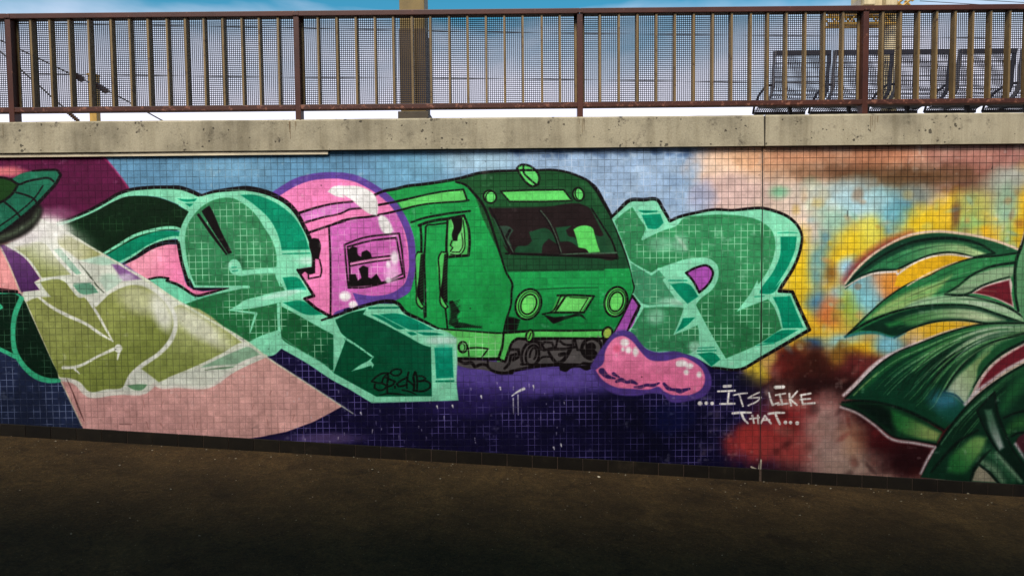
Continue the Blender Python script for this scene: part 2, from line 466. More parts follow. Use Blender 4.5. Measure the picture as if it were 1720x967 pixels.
# ---- second letter
L2out = pl('B1', 232, 355, 320, 330, 430, 315, 540, 308, 620, 320, 720, 352, 830, 418, 890, 490, 930, 565, 970, 650, 993, 760, 993, 835)
fill(L2out + pl('B1', 885, 858, 960, 975, 'B2', 885, 95, 830, 112, 900, 170, 1000, 226, 1074, 330, 1300, 500, 1400, 700, 1074, 640, 820, 485, 690, 412, 640, 452, 590, 455,
     490, 375, 100, 140, -20, 90, 0, 5, 80, 25, 165, 90, 370, 47, 165, 45, 150, 0, 'B1', 150, 960, 100, 810, 75, 680, 95, 575, 150, 465), MINT, g=0.93)
fill(pl('A1', 985, 930, 1040, 912, 1100, 912, 1150, 925, 'B2', 0, 5, 80, 25, 165, 92, 300, 82, 420, 58, 120, 142, 60, 130, -20, 80), (116, 200, 164), g=0.93)
line(L2out, (3, 5, 7.5, 7, 6.5, 6, 5.5, 5), BLACK)
GB = pl('B1', 128, 720, 124, 640, 140, 560, 190, 480, 250, 422, 320, 386, 400, 370, 450, 375, 520, 412, 600, 482, 660, 572, 710, 652, 740, 742, 742, 842,
        735, 885, 768, 970, 'B2', 672, 0, 715, 62, 560, 97, 440, 142, 420, 178, 560, 160, 685, 132, 672, 298, 560, 337, 492, 372, 300, 258, 115, 142, 250, 97, 420, 58, 490, 42, 172, 32,
        'B1', 195, 967, 160, 880, 138, 790)
fill(GB, GREEN, g=GJ, grad=(420, 440, 400, 540, (38, 108, 66)))
line(pl('B1', 745, 860, 768, 967, 'B2', 700, 40, 715, 62), 1.5, MINT)
fill(pl('B1', 500, 352, 580, 350, 680, 378, 780, 432, 860, 502, 920, 592, 966, 720, 780, 726, 760, 640, 700, 520, 610, 432), (4, 136, 104), g=0.93)
line(pl('B1', 785, 750, 870, 748, 968, 745), (1.4, 2.2, 1.6), TEAL)
blob(525, 437, 26, 7, (196, 230, 214), 0.8, g='keep', nz=0.2)
fill(pl('B1', 785, 910, 885, 910, 945, 985, 'B2', 835, 60, 725, 60), (4, 136, 104), g=0.93)
blob(402, 441, 9, 12, (30, 84, 54), 0.7, g='keep', nz=0.1)
fill(pl('B1', 420, 812, 440, 790, 470, 788, 495, 812, 512, 862, 620, 850, 742, 838, 742, 880, 600, 886, 480, 896, 440, 882, 418, 845), MINT, g=0.93)
line(pl('B1', 442, 842, 470, 840), 1.6, TEAL)
line(pl('B1', 446, 868, 480, 862), 1.6, TEAL)
fill(pl('B1', 236, 462, 262, 440, 288, 424, 298, 440, 370, 600, 442, 742, 418, 752, 330, 620), BLACK)
fill(pl('B1', 203, 484, 218, 476, 300, 590, 412, 752, 402, 758, 290, 612), BLACK)
line(pl('B1', 78, 676, 100, 800, 150, 960, 'B2', 135, 0, 162, 52, 260, 52, 370, 47), (5, 5, 4, 3, 2), BLACK)
line(pl('B2', 370, 48, 260, 75, 172, 92, 110, 55, 60, 25, 0, 4, 'A1', 1140, 915, 1080, 908, 1010, 920), (2, 4, 4, 4, 3, 3), BLACK)
line(pl('B2', 150, 0, 168, 38, 300, 40, 490, 42), (3, 3.5, 3, 5), MINT)
fill(pl('B2', 375, 180, 440, 142, 560, 97, 650, 72, 750, 66, 860, 76, 885, 95, 830, 112, 690, 132, 560, 160, 430, 178), MINT, g=0.93)
blob(475, 493, 40, 5, (180, 222, 204), 0.8, ang=-12, g='keep', nz=0.2)
line(pl('B2', 375, 180, 450, 188, 538, 200, 515, 270, 500, 318), (1.5, 3, 4, 3.5, 2), MINT)
fill(pl('B2', 700, 135, 822, 127, 880, 165, 938, 207, 835, 206, 760, 170), (4, 132, 100), g=0.93)
fill(pl('B2', 686, 155, 780, 205, 880, 262, 1074, 368, 'C2', 45, 330, 235, 460, 215, 480, 110, 545, 235, 515, 330, 640, 260, 698, 0, 555, 'B2', 950, 510, 800, 420, 686, 343), (28, 100, 60), g=GJ, grad=(500, 560, 590, 620, (0, 84, 56)))
line(pl('B2', 672, 145, 674, 250, 680, 345), 5, MINT)
line(pl('B1', 885, 858, 960, 975, 'B2', 885, 95, 830, 112, 900, 170, 1000, 226, 'C2', 0, 218), (3, 4, 4.5, 4, 4, 4), BLACK)

# ---- pink bubble and carriage
fill(pl('B1', 715, 332, 780, 290, 870, 240, 980, 210, 1100, 198, 'C1', 80, 205, 160, 225, 240, 262, 340, 330, 430, 420, 500, 520, 545, 640, 556, 760, 550, 880, 530, 967,
     'C2', 470, 50, 400, 112, 330, 132, 230, 142, 140, 156, 60, 170, 'B2', 1074, 205, 1000, 222, 'B1', 960, 970, 890, 855, 995, 835, 993, 760, 970, 650, 930, 565, 890, 490, 830, 418, 720, 345), PURP, g=0.93)
fill(pl('B1', 765, 357, 860, 300, 960, 260, 1080, 243, 'C1', 60, 245, 130, 258, 210, 292, 300, 342, 390, 422, 450, 520, 490, 622, 510, 760, 505, 890, 470, 967,
     'C2', 380, 62, 280, 92, 170, 86, 112, 74, 145, 152, 60, 172, 0, 205, 'B2', 1000, 220, 885, 95, 'B1', 955, 967, 890, 855, 995, 835, 993, 760, 970, 650, 930, 565, 890, 490, 830, 418), PINK, g=0.93)
fill(pl('B2', 820, 108, 885, 95, 850, 20, 990, 20, 990, 224, 900, 172), PINK, g=0.93, smooth=False)
fill(pl('B1', 895, 480, 1000, 442, 1209, 402, 'C1', 120, 398, 190, 440, 0, 485, 'B1', 1209, 463, 1050, 505, 940, 537), (206, 122, 186), g=(228, 170, 208))
fill(pl('B1', 1100, 562, 1209, 527, 'C1', 60, 525, 150, 508, 250, 498, 340, 480, 430, 460, 470, 580, 495, 700, 508, 830, 470, 960, 'C2', 380, 62, 280, 92, 170, 86, 115, 74, 145, 150, 60, 172, 0, 205, 'B2', 1000, 218, 986, 100), LILAC, g=(216, 140, 196))
# train behind the bubble's rim (drawn as the green carriage)
TR = pl('C1', 330, 335, 420, 312, 500, 292, 600, 281, 720, 264, 850, 241, 980, 206, 1100, 192, 1209, 188, 'D1', 120, 186, 240, 185, 360, 183, 440, 195, 530, 225, 600, 260, 660, 330, 720, 430, 770, 530, 810, 640, 850, 740, 880, 830, 905, 930,
        'D2', 800, 0, 810, 50, 790, 110, 740, 220, 690, 312, 650, 365, 620, 400, 200, 400, 0, 480, 'C2', 990, 470, 745, 468, 735, 345, 620, 292, 520, 238, 430, 190, 390, 142, 230, 140, 330, 130, 400, 110, 470, 50, 'C1', 532, 967, 552, 880, 557, 760, 546, 640, 500, 520, 430, 420, 345, 335)
fill(TR, (38, 146, 78), g=0.93, grad=(640, 340, 830, 500, (34, 150, 80)))
blob(840, 500, 40, 60, (28, 132, 68), 0.5, g='keep')
blob(640, 500, 50, 20, (30, 120, 64), 0.0)
# dark upper front
fill(pl('C1', 830, 262, 900, 285, 945, 340, 985, 430, 1000, 480, 1050, 590, 1130, 760, 1180, 864, 'D1', 50, 866, 400, 862, 600, 856, 870, 850, 880, 830, 850, 740, 810, 640, 770, 530, 720, 430, 660, 330, 600, 260, 530, 225, 440, 195, 360, 183, 240, 185, 'C1', 1209, 188, 1100, 192, 980, 206), (34, 84, 48), soft=1.4, g=0.65, grad=(900, 320, 950, 450, (32, 78, 50)))
line(pl('D1', 0, 305, 200, 300, 400, 300, 470, 320), 2, (58, 104, 70), soft=1.5, a=0.7)
line(pl('D1', 560, 280, 620, 320, 660, 400), 4, (60, 112, 72), soft=3, a=0.6)
fill(pl('C1', 440, 402, 520, 378, 620, 355, 750, 332, 880, 318, 905, 385, 760, 402, 640, 412, 550, 428, 470, 448), (100, 198, 104), g=0.93)
# lower front
fill(pl('D1', 52, 866, 400, 862, 600, 856, 872, 850, 'D1', 905, 930, 'D2', 800, 0, 810, 50, 790, 110, 740, 220, 690, 312, 640, 302, 420, 305, 150, 308, 22, 312, 40, 230, 65, 150, 72, 60, 60, 0), (36, 150, 82), g=0.93, grad=(950, 470, 950, 550, (22, 118, 62)))
# carriage lower bands
fill(pl('C2', 620, 294, 800, 305, 1025, 318, 1010, 400, 990, 472, 745, 470, 735, 345), (98, 192, 102), g=(150, 215, 150))
fill(pl('D2', 22, 315, 150, 308, 420, 305, 640, 300, 655, 352, 300, 346, 150, 350, 80, 362, 50, 430, 22, 495, -20, 495, 0, 420), (92, 190, 98), g=0.93)
# underbody
fill(pl('U', 0, 450, 100, 460, 190, 450, 240, 330, 280, 235, 340, 195, 500, 205, 900, 200, 1330, 195, 1440, 200, 1400, 280, 1345, 350, 1350, 430, 1310, 490, 1180, 500, 820, 505, 480, 520, 300, 575, 100, 600, 20, 570, -300, 520, -520, 430, -300, 430), (88, 84, 84), g=0.9)
line(pl('C2', 745, 470, 850, 472, 985, 474), 4.5, BLACK)
line(pl('C2', 750, 480, 790, 500, 830, 496, 850, 520, 900, 505, 930, 515), (4, 5, 4), BLACK)
line(pl('C2', 930, 480, 930, 520, 980, 552, 1074, 556, 'D2', 60, 548, 150, 530, 250, 516, 350, 510, 450, 508), (3, 4, 5, 4.5, 5, 4, 4), BLACK)
line(pl('U', 40, 430, 100, 425, 170, 450), 4, BLACK)
line(pl('U', 195, 460, 240, 330, 280, 235, 340, 195, 420, 200), 4, BLACK)
line(pl('U', 500, 205, 900, 192, 1330, 190), 3.2, BLACK)
line(pl('U', 250, 320, 350, 320, 350, 400, 290, 440, 320, 370, 260, 390), 4, BLACK)
line(pl('U', 190, 540, 240, 480, 260, 400), 4, BLACK)
line(pl('U', 440, 260, 400, 330, 385, 420, 400, 490), 4, BLACK)
ring(*pt('U', 512, 385), 11, 17, 12, 3.6, BLACK)
ring(*pt('U', 518, 375), 5, 11, 14, 3.2, BLACK, t0=150, t1=400)
line(pl('U', 440, 270, 500, 235, 580, 250, 610, 320), 3.4, BLACK)
line(pl('U', 540, 225, 640, 250, 650, 235, 740, 240, 760, 300, 650, 320, 620, 260), 3.4, BLACK)
line(pl('U', 640, 325, 760, 315, 900, 310, 1000, 290), 4, BLACK)
line(pl('U', 800, 210, 780, 300), 3.2, BLACK)
line(pl('U', 830, 225, 880, 260, 980, 265, 980, 215), 3.4, BLACK)
line(pl('U', 1000, 200, 1030, 320, 1140, 330, 1130, 250), 3.4, BLACK)
line(pl('U', 700, 350, 740, 420, 790, 480, 860, 450, 930, 350, 960, 300), (4, 5, 5, 6, 5), BLACK)
line(pl('U', 830, 380, 880, 370), 6, BLACK)
line(pl('U', 560, 480, 620, 410, 720, 400), 3, BLACK)
ring(*pt('U', 1200, 310), 17, 17, 0, 5, BLACK)
dot(*pt('U', 1190, 290), 8, BLACK)
dot(*pt('U', 1180, 370), 12, BLACK, ry=8)
ring(*pt('U', 1235, 300), 13, 20, 10, 1.6, (120, 118, 116), t0=-90, t1=90)
fill(pl('U', 1320, 200, 1440, 200, 1400, 290, 1345, 350, 1355, 430, 1310, 492, 1060, 490, 1080, 470, 1200, 465, 1260, 420, 1320, 330), BLACK)
fill(pl('U', 820, 500, 1000, 505, 1180, 500, 1185, 545, 1130, 560, 1060, 530, 960, 535, 900, 575, 830, 560), BLACK)
line(pl('U', 380, 490, 560, 492, 800, 488, 1060, 490), 3, BLACK)
# windscreen
fill(pl('C1', 1045, 440, 1209, 438, 'D1', 300, 433, 590, 430, 640, 472, 700, 570, 760, 660, 802, 772, 790, 782, 620, 768, 400, 757, 60, 750, 'C1', 1195, 745, 1175, 730, 1140, 640, 1090, 540), (40, 29, 30), g=0.8)
fill(pl('D1', 195, 602, 330, 585, 345, 600, 395, 690, 330, 648, 290, 690, 282, 745, 95, 742, 110, 705, 190, 690, 215, 662), (32, 74, 50))
fill(pl('D1', 375, 572, 485, 560, 445, 590, 465, 630, 505, 640, 530, 705, 470, 668, 405, 668), (34, 80, 54))
fill(pl('D1', 640, 620, 690, 630, 710, 610, 760, 690, 785, 748, 680, 742), (34, 78, 52))
fill(pl('D1', 0, 560, 60, 565, 90, 590, 60, 650, 80, 700, 40, 690), (54, 76, 64))
fill(pl('C1', 1075, 500, 1100, 520, 1160, 660, 1190, 735, 1165, 700), (44, 86, 60))
fill(pl('D1', 610, 440, 640, 465, 720, 590, 790, 750, 760, 745, 700, 620), (40, 80, 54), soft=1.2)
line(pl('D1', 620, 445, 700, 570, 760, 670, 792, 770), 2.4, BLACK)
fill(pl('D1', 497, 585, 520, 570, 600, 562, 622, 572, 640, 620, 655, 672, 677, 738, 600, 744, 590, 725, 530, 706, 515, 640), (100, 206, 104), g=0.93)
line(pl('D1', 270, 460, 320, 520, 370, 620, 412, 742), 4, BLACK)
line(pl('D1', 275, 458, 325, 520, 375, 620, 415, 740), 1.6, (92, 112, 96), soft=1.0)
line(pl('C1', 1195, 590, 'D1', 40, 650, 92, 742), 4, BLACK)
line(pl('D1', -5, 580, 40, 650, 90, 740), 1.6, (92, 112, 96), soft=1.0)
line(pl('D1', 410, 756, 540, 748, 700, 746, 788, 742), 2.2, (76, 104, 84))
line(pl('D1', 40, 748, 300, 758, 620, 770, 795, 782), 3, BLACK)
line(pl('C1', 1060, 440, 1120, 560, 1170, 680, 1190, 740), 2.6, BLACK)
line(pl('D1', 55, 864, 300, 862, 700, 856), 2.2, (24, 48, 32), soft=1.5)
# roof lamps and sign box
RL = pl('D1', 114, 172, 135, 152, 190, 153, 240, 186, 265, 232, 258, 280, 220, 294, 178, 268, 140, 220)
fill(RL, (104, 208, 112), g=0.93)
line(RL + RL[:1], 3.2, BLACK)
line(pl('D1', 158, 160, 158, 195, 200, 245, 242, 280), 2.8, BLACK)
SB = pl('D1', 5, 328, 215, 320, 430, 318, 486, 390, 300, 396, 65, 396)
fill(SB, (104, 208, 108), g=0.93, smooth=False)
line(SB + SB[:1], 2.2, BLACK, smooth=False)
for (reg, x, y, rx, ry, an) in (('C1', 1060, 364, 11, 10, 40), ('D1', 530, 348, 9, 11, -15)):
    cx, cy = pt(reg, x, y)
    dot(cx, cy, rx, (104, 206, 110), ry=ry, ang=an)
    ring(cx, cy, rx, ry, an, 2.6, BLACK)
    ring(cx + 1.6, cy, rx * 0.75, ry * 0.95, an, 1.8, BLACK, t0=110, t1=250)
# roof and edge outlines
line(pl('C1', 275, 357, 340, 327, 420, 312, 500, 292, 600, 281, 720, 264, 850, 241, 980, 206, 1100, 192, 1209, 188, 'D1', 120, 186, 'D1', 240, 185, 360, 183, 440, 195, 530, 225, 600, 260, 660, 330, 720, 430, 770, 530, 810, 640, 850, 740, 880, 830, 905, 930,
     'D2', 800, 0, 810, 50, 790, 110, 740, 220, 690, 312), (3.4, 4.5, 4.5, 4.5, 3.6, 3.2, 3.4, 3.6, 4, 4.2, 4, 4, 4), BLACK)
line(pl('D1', 600, 262, 640, 300, 700, 400, 760, 510), (3, 6, 5, 3), BLACK)
line(pl('C1', 830, 264, 895, 285, 945, 335, 1010, 415, 1050, 505, 1090, 625, 1140, 785, 1170, 875, 1212, 965, 'D2', 70, 60, 65, 150, 40, 230, 22, 310, 15, 400, -10, 480), (3, 4, 3.5, 3, 3, 2.8, 2.6), BLACK)
line(pl('C1', 305, 420, 400, 402, 500, 380, 620, 352, 750, 328, 880, 315, 905, 385), (3, 3.2, 2.6, 2.6, 2.8), BLACK)
line(pl('C1', 0, 548, 60, 525, 150, 508, 250, 498, 340, 480, 450, 455, 550, 428, 640, 412, 760, 402, 880, 394, 915, 388), (2.8, 2.6, 2.8, 2.4, 3), BLACK)
# cab side: door, window, rails
line(pl('V', 42, 175, 120, 148, 250, 122, 440, 98), (2.6, 3.4, 3), BLACK)
line(pl('V', 95, 195, 160, 172, 230, 158, 300, 150, 400, 128), (4, 4.2, 4.5, 3), BLACK)
line(pl('V', 105, 195, 112, 280, 112, 380), 3.6, BLACK)
line(pl('V', 140, 210, 145, 200, 200, 190, 285, 178), 2.2, BLACK)
line(pl('V', 142, 205, 138, 300, 132, 420, 138, 600, 142, 810), (2.4, 2.4, 2.8, 2.6, 2.6), BLACK)
line(pl('V', 288, 160, 285, 280, 280, 370), 3.0, BLACK)
fill(pl('V', 295, 145, 400, 130, 428, 200, 438, 310, 430, 400, 290, 410), (84, 182, 96), g=0.93)
line(pl('V', 290, 150, 400, 128, 425, 190, 438, 310, 430, 398, 290, 408, 282, 360, 292, 160), (4, 3.4, 4, 4, 3.4, 2.2), BLACK)
fill(pl('V', 310, 150, 385, 145, 398, 250, 400, 350, 375, 385, 305, 385, 330, 300), (120, 212, 124), g=0.93)
fill(pl('V', 310, 145, 390, 140, 380, 230, 362, 260, 355, 300, 325, 300, 318, 260, 330, 200), BLACK)
line(pl('V', 395, 160, 405, 280, 400, 360, 375, 390, 310, 390), 1.6, BLACK)
line(pl('V', 385, 250, 390, 340, 370, 375, 320, 375), 1.4, BLACK)
line(pl('V', 318, 300, 308, 330, 325, 345, 308, 370), 1.8, BLACK)
for (x0, x1, dx) in ((75, 120, 0), (235, 280, 0)):
    fill(pl('V', x0, 395, x0 + 12, 375, x1, 378, x1, 440, x0 + 30, 500, x0 + 24, 690, x0 + 52, 745, x0 + 40, 758, x0 + 14, 735, x0, 600), (84, 184, 96), g=0.93)
    fill(pl('V', x0 + 32, 390, x1 + 12, 385, x1 + 8, 560, x0 + 54, 720, x0 + 24, 700, x0 + 20, 540), BLACK)
    line(pl('V', x1, 378, x0 + 14, 374, x0, 395, x0 - 2, 500, x0 + 4, 640, x0 + 12, 732, x0 + 40, 758, x0 + 56, 745, x0 + 30, 705), 2.2, BLACK)
    for k in range(16):
        y = 400 + k * 19
        line(pl('V', x0 + 28, y + 8, x0 + 48, y - 4), 0.9, (60, 130, 74), a=0.7)
line(pl('V', 128, 760, 132, 820), 2.2, BLACK)
line(pl('V', 275, 760, 288, 885), 2.6, BLACK)
fill(pl('V', 300, 708, 325, 700, 370, 775, 352, 800, 362, 850, 330, 880, 298, 862, 310, 790), BLACK, rough=4, soft=1.4, a=0.92)
fill(pl('V', 300, 860, 360, 846, 440, 862, 525, 888, 430, 884, 340, 886), BLACK, rough=4, soft=1.4, a=0.92)
for k in range(12):
    y = 712 + k * 14
    line(pl('V', 300, y + 12, 372 - k % 3 * 8, y - 14), (0.6, 1.4, 0.6), BLACK)
    line(pl('V', 304, y + 20, 352, y), 0.8, (40, 140, 76), a=0.8)
for k in range(12):
    x = 340 + k * 15
    line(pl('V', x, 886, x + 18, 852 + k * 2), (1.4, 0.7), BLACK)
line(pl('C2', 612, 290, 800, 304, 1025, 318, 'D2', 150, 310), 2.4, BLACK)
ring(*pt('C2', 778, 402), 7.5, 9, 0, 2.6, BLACK)
ring(*pt('C2', 774, 404), 4.5, 6.5, 0, 1.4, BLACK)
line(pl('C2', 815, 455, 812, 408, 870, 405, 932, 412, 895, 460), 2.2, BLACK)
line(pl('C2', 1025, 318, 1015, 390, 990, 470), 2.6, BLACK)
# headlamps, plate, bumper
for (cx, cy, r, ry, an) in ((170, 145, 21, 26, 22), (697, 130, 19, 25, 14)):
    X, Y = pt('D2', cx, cy)
    dot(X, Y, r, (90, 190, 92), ry=ry, ang=an, soft=0.9)
    ring(X, Y, r, ry, an, 3.2, BLACK)
    ring(X + 1, Y, r - 4, ry - 4.5, an, 1.3, BLACK)
    dot(X + .5, Y, r * 0.6, (108, 204, 104), ry=ry * 0.66, ang=an)
    ring(X + .5, Y, r * 0.6, ry * 0.66, an, 2.4, BLACK)
fill(pl('D2', 350, 94, 560, 94, 505, 196, 305, 196), (70, 160, 80), smooth=False)
fill(pl('D2', 372, 104, 545, 104, 492, 186, 325, 186), (112, 206, 108), smooth=False, g=0.93)
line(pl('D2', 345, 92, 450, 90, 565, 96, 505, 194, 305, 195), 2.8, BLACK, smooth=False)
line(pl('D2', 420, 104, 530, 108, 482, 186), 1.4, BLACK, smooth=False)
line(pl('D2', 365, 95, 310, 190, 255, 205), 2.2, BLACK)
for k in range(6):
    line(pl('D2', 335 + k * 9, 185 - k * 14, 352 + k * 9, 160 - k * 13), 2.6, BLACK)
fill(pl('D2', 255, 205, 330, 222, 420, 210, 490, 203, 516, 236, 480, 218, 400, 236, 320, 262), BLACK, rough=3)
line(pl('D2', 200, 58, 400, 48, 590, 44), (1.2, 2, 1), (18, 70, 40))
for k in range(7):
    line(pl('D2', 45 - k, 225 + k * 12, 80, 232 + k * 11, 118 - k * 3, 240 + k * 10), (3.4, 4.4, 1.6), BLACK)
line(pl('D2', 22, 312, 150, 304, 420, 303, 640, 300), (2.6, 2.4, 3.4, 2.6), BLACK)
line(pl('D2', 100, 350, 300, 347, 650, 352), 2.8, BLACK)
for (cx, cy, r, ry, an) in ((178, 335, 6, 10, 12), (645, 318, 8, 10, 20)):
    X, Y = pt('D2', cx, cy)
    dot(X, Y, r, (96, 176, 84) if cx < 300 else (150, 170, 80), ry=ry, ang=an)
    ring(X, Y, r, ry, an, 3.0, BLACK)
line(pl('D2', 185, 318, 172, 352), 1.6, BLACK)

# bubble rim over the carriage, highlights, window
line(pl('C1', 345, 335, 430, 420, 500, 520), 1, PURP, a=0.0)
RIM = pl('C1', 60, 222, 150, 240, 225, 275, 322, 338, 412, 420, 476, 520, 518, 632, 533, 760, 528, 885, 500, 967, 'C2', 425, 55, 345, 108, 250, 116, 150, 112)
line(RIM, (10.5, 11, 11, 11.5, 11.5, 11, 11, 11, 11, 12, 13, 12, 8), PURP, soft=1.0)
line(pl('B1', 890, 476, 1000, 441, 1100, 416, 1209, 401, 'C1', 60, 403, 130, 397), (4, 3, 2.8, 3), BLACK)
line(pl('B1', 940, 537, 1050, 505, 1209, 463, 'C1', 90, 457, 190, 441), (3.4, 2.6, 2.8, 2.8), BLACK)
line(pl('B1', 965, 605, 1100, 560, 1209, 527, 'C1', 60, 525, 150, 508, 250, 498, 340, 480, 450, 455, 520, 436), (3.6, 3, 2.8, 2.6), BLACK)
line(pl('C1', 280, 350, 340, 327, 420, 312), (3, 4, 4), BLACK)
line(pl('C1', 305, 420, 400, 402, 500, 380), 3, BLACK)
line(pl('B1', 1098, 560, 1105, 700, 1110, 960, 'B2', 986, 100, 985, 215), 2.8, BLACK)
fill(pl('B1', 970, 662, 985, 646, 1028, 648, 1040, 672, 1030, 788, 990, 780), BLACK)
line(pl('B1', 1035, 790, 1048, 870, 1040, 903, 960, 918, 955, 880, 930, 860), 2.4, BLACK)
fill(pl('B1', 885, 853, 1005, 835, 1005, 880, 962, 888, 938, 868, 912, 890), BLACK)
line(L2out[3:], (6, 7, 6.5, 6, 5.5, 5), BLACK)
line(pl('B1', 885, 858, 960, 975, 'B2', 885, 95, 830, 112, 900, 170, 1000, 226, 'C2', 0, 218), (3, 4, 4.5, 4, 4, 4), BLACK, smooth=False)
fill(pl('B1', 1090, 330, 1120, 300, 1209, 290, 'C1', 90, 290, 160, 292, 230, 315, 285, 362, 302, 430, 295, 492, 250, 482, 190, 442, 120, 382, 60, 350, 'B1', 1209, 372, 1150, 362), (232, 228, 226), soft=1.2, g=0.8)
fill(pl('C1', 302, 505, 322, 488, 345, 495, 380, 532, 406, 592, 385, 620, 345, 612, 312, 562), (228, 224, 224), soft=2, g=0.8)
blob(*pt('C1', 410, 690), 6, 22, (228, 200, 220), 0.6, nz=0.15)
FR = pl('C1', 75, 688, 200, 642, 330, 622, 445, 612, 460, 700, 482, 908, 300, 958, 'C2', 200, 42, 90, 46, 85, 0)
line(FR + FR[:1], 2.6, BLACK)
fill(pl('C1', 96, 702, 250, 662, 425, 640, 440, 720, 470, 885, 350, 938, 'C2', 95, 35), LILAC, g=(224, 160, 206))
fill(pl('C1', 110, 805, 250, 780, 390, 764, 390, 790, 250, 806, 115, 832), (226, 140, 190))
line(pl('C1', 96, 702, 250, 662, 425, 640, 440, 720, 470, 885, 350, 938, 'C2', 97, 36, 'C1', 110, 860, 96, 702), 2.6, BLACK)
line(pl('C1', 108, 806, 250, 780, 388, 764), 2.4, BLACK)
line(pl('C1', 112, 832, 250, 806, 388, 788), 2.2, BLACK)
fill(pl('C1', 100, 725, 130, 698, 160, 708, 168, 758, 188, 770, 192, 738, 225, 724, 247, 740, 262, 778, 112, 804), BLACK)
fill(pl('C1', 112, 888, 150, 886, 166, 930, 190, 912, 172, 850, 200, 828, 236, 842, 236, 908, 256, 916, 292, 884, 328, 942, 'C2', 180, 35, 90, 40), BLACK)
blob(*pt('C1', 412, 775), 7, 12, (232, 220, 228), 0.95, nz=0.15)
blob(*pt('C1', 370, 820), 4, 7, (232, 220, 228), 0.9, nz=0.15)
blob(*pt('C1', 395, 880), 12, 16, (226, 196, 216), 0.6, nz=0.25)
blob(*pt('C1', 370, 925), 5, 5, (230, 220, 226), 0.8, nz=0.15)
for (x, y, r, ry) in ((70, 97, 10, 8.5), (118, 148, 7.5, 6.5)):
    dot(*pt('C2', x, y), r, (232, 214, 226), ry=ry, soft=2.6)
    dot(*pt('C2', x, y), r * 0.6, (238, 234, 232), ry=ry * 0.6, soft=2.0)

# ---- dark wedge of the second letter
W1 = pl('C2', -70, 240, 0, 218, 100, 182, 200, 150, 390, 142, 430, 190, 520, 235, 630, 290)
fill(W1 + pl('C2', 700, 318, 740, 350, 745, 480, 740, 600, 752, 722, 500, 730, 230, 737, 0, 597, 0, 250), MINT, g=0.93, corner=22)
fill(pl('C2', 8, 240, 100, 197, 195, 176, 178, 205, 300, 262, 440, 335, 560, 396, 586, 402, 590, 560, 592, 697, 258, 699, 0, 557, 'B2', 1074, 365, 1045, 310, 1012, 240), (0, 82, 54), corner=22, g=0.8, grad=(600, 600, 720, 570, (2, 88, 62)))
line(pl('B2', 1010, 238, 'C2', 15, 295, 45, 328, 140, 392, 238, 462), (2, 4.4, 4.6, 3.4, 3), MINT)
fill(pl('C2', 240, 460, 215, 480, 160, 510, 110, 546, 170, 530, 228, 512, 234, 528, 244, 508, 225, 485), MINT)
line(W1, (3, 4, 5, 5, 5.5, 5, 3), BLACK)
fill(pl('C2', 275, 205, 400, 203, 430, 212, 520, 252, 605, 298, 540, 299, 455, 296, 400, 270), (0, 128, 100), g=0.93)
fill(pl('C2', 226, 206, 262, 208, 350, 250, 432, 292, 402, 296, 320, 255), (0, 120, 92))
fill(pl('C2', 442, 312, 480, 312, 505, 326, 465, 330), (0, 120, 92))
fill(pl('C2', 498, 312, 560, 312, 620, 318, 662, 327, 600, 331, 545, 330), (0, 118, 92))
line(pl('C2', 215, 168, 300, 166, 392, 165), 3.0, (0, 110, 84))
fill(pl('C2', 608, 406, 714, 405, 722, 585, 618, 590), (0, 132, 106), smooth=False, g=0.93)
line(pl('C2', 620, 608, 722, 606), 3.6, (0, 120, 92))
blob(*pt('C2', 650, 362), 26, 7, (190, 224, 210), 0.85, g='keep', nz=0.2)
blob(*pt('C2', 660, 425), 14, 12, (40, 160, 134), 0.5, g='keep', nz=0.3)
line(pl('C2', 730, 350, 738, 480, 735, 610), 3, (176, 220, 200), soft=2, a=0.6)
line(pl('B2', 690, 342, 800, 418, 950, 508, 'C2', 0, 557), 1.2, (150, 214, 184), a=0.5)
# writing scrawled on the wedge
for s, w in ((('T', 640, 105, 560, 95, 480, 130, 460, 160, 520, 200, 610, 190, 650, 140, 640, 100), 2.8),
             (('T', 425, 160, 330, 165, 220, 225, 145, 300, 230, 325, 340, 340, 400, 380, 360, 430, 260, 450, 190, 410, 200, 350), 3.0),
             (('T', 425, 160, 380, 200, 340, 250, 320, 320), 2.8), (('T', 420, 170, 425, 240, 405, 350, 408, 500), 3.6),
             (('T', 380, 230, 460, 270, 540, 300, 500, 360, 420, 390), 3.2), (('T', 540, 385, 540, 410), 3.0),
             (('T', 770, 150, 750, 220, 640, 290, 570, 345, 600, 385, 690, 375, 740, 350), 3.2), (('T', 760, 230, 740, 330, 745, 415), 2.6),
             (('T', 750, 280, 800, 320, 860, 370), 2.8), (('T', 880, 145, 855, 220, 870, 330, 860, 455), 3.8), (('T', 895, 150, 915, 260, 915, 460), 3.0),
             (('T', 910, 215, 1010, 215, 1060, 250, 1020, 285, 930, 300), 2.8), (('T', 940, 300, 1050, 290, 1135, 330, 1140, 390, 1070, 450, 950, 470, 850, 455), 3.2),
             (('T', 665, 450, 760, 465, 840, 495, 910, 535), (2.6, 2.4, 2.2, 1.0)), (('T', 280, 535, 400, 510, 560, 510, 710, 530), (1, 2.6, 2.8, 1.2))):
    line(pl(*s), w, (14, 16, 12), soft=0.7)

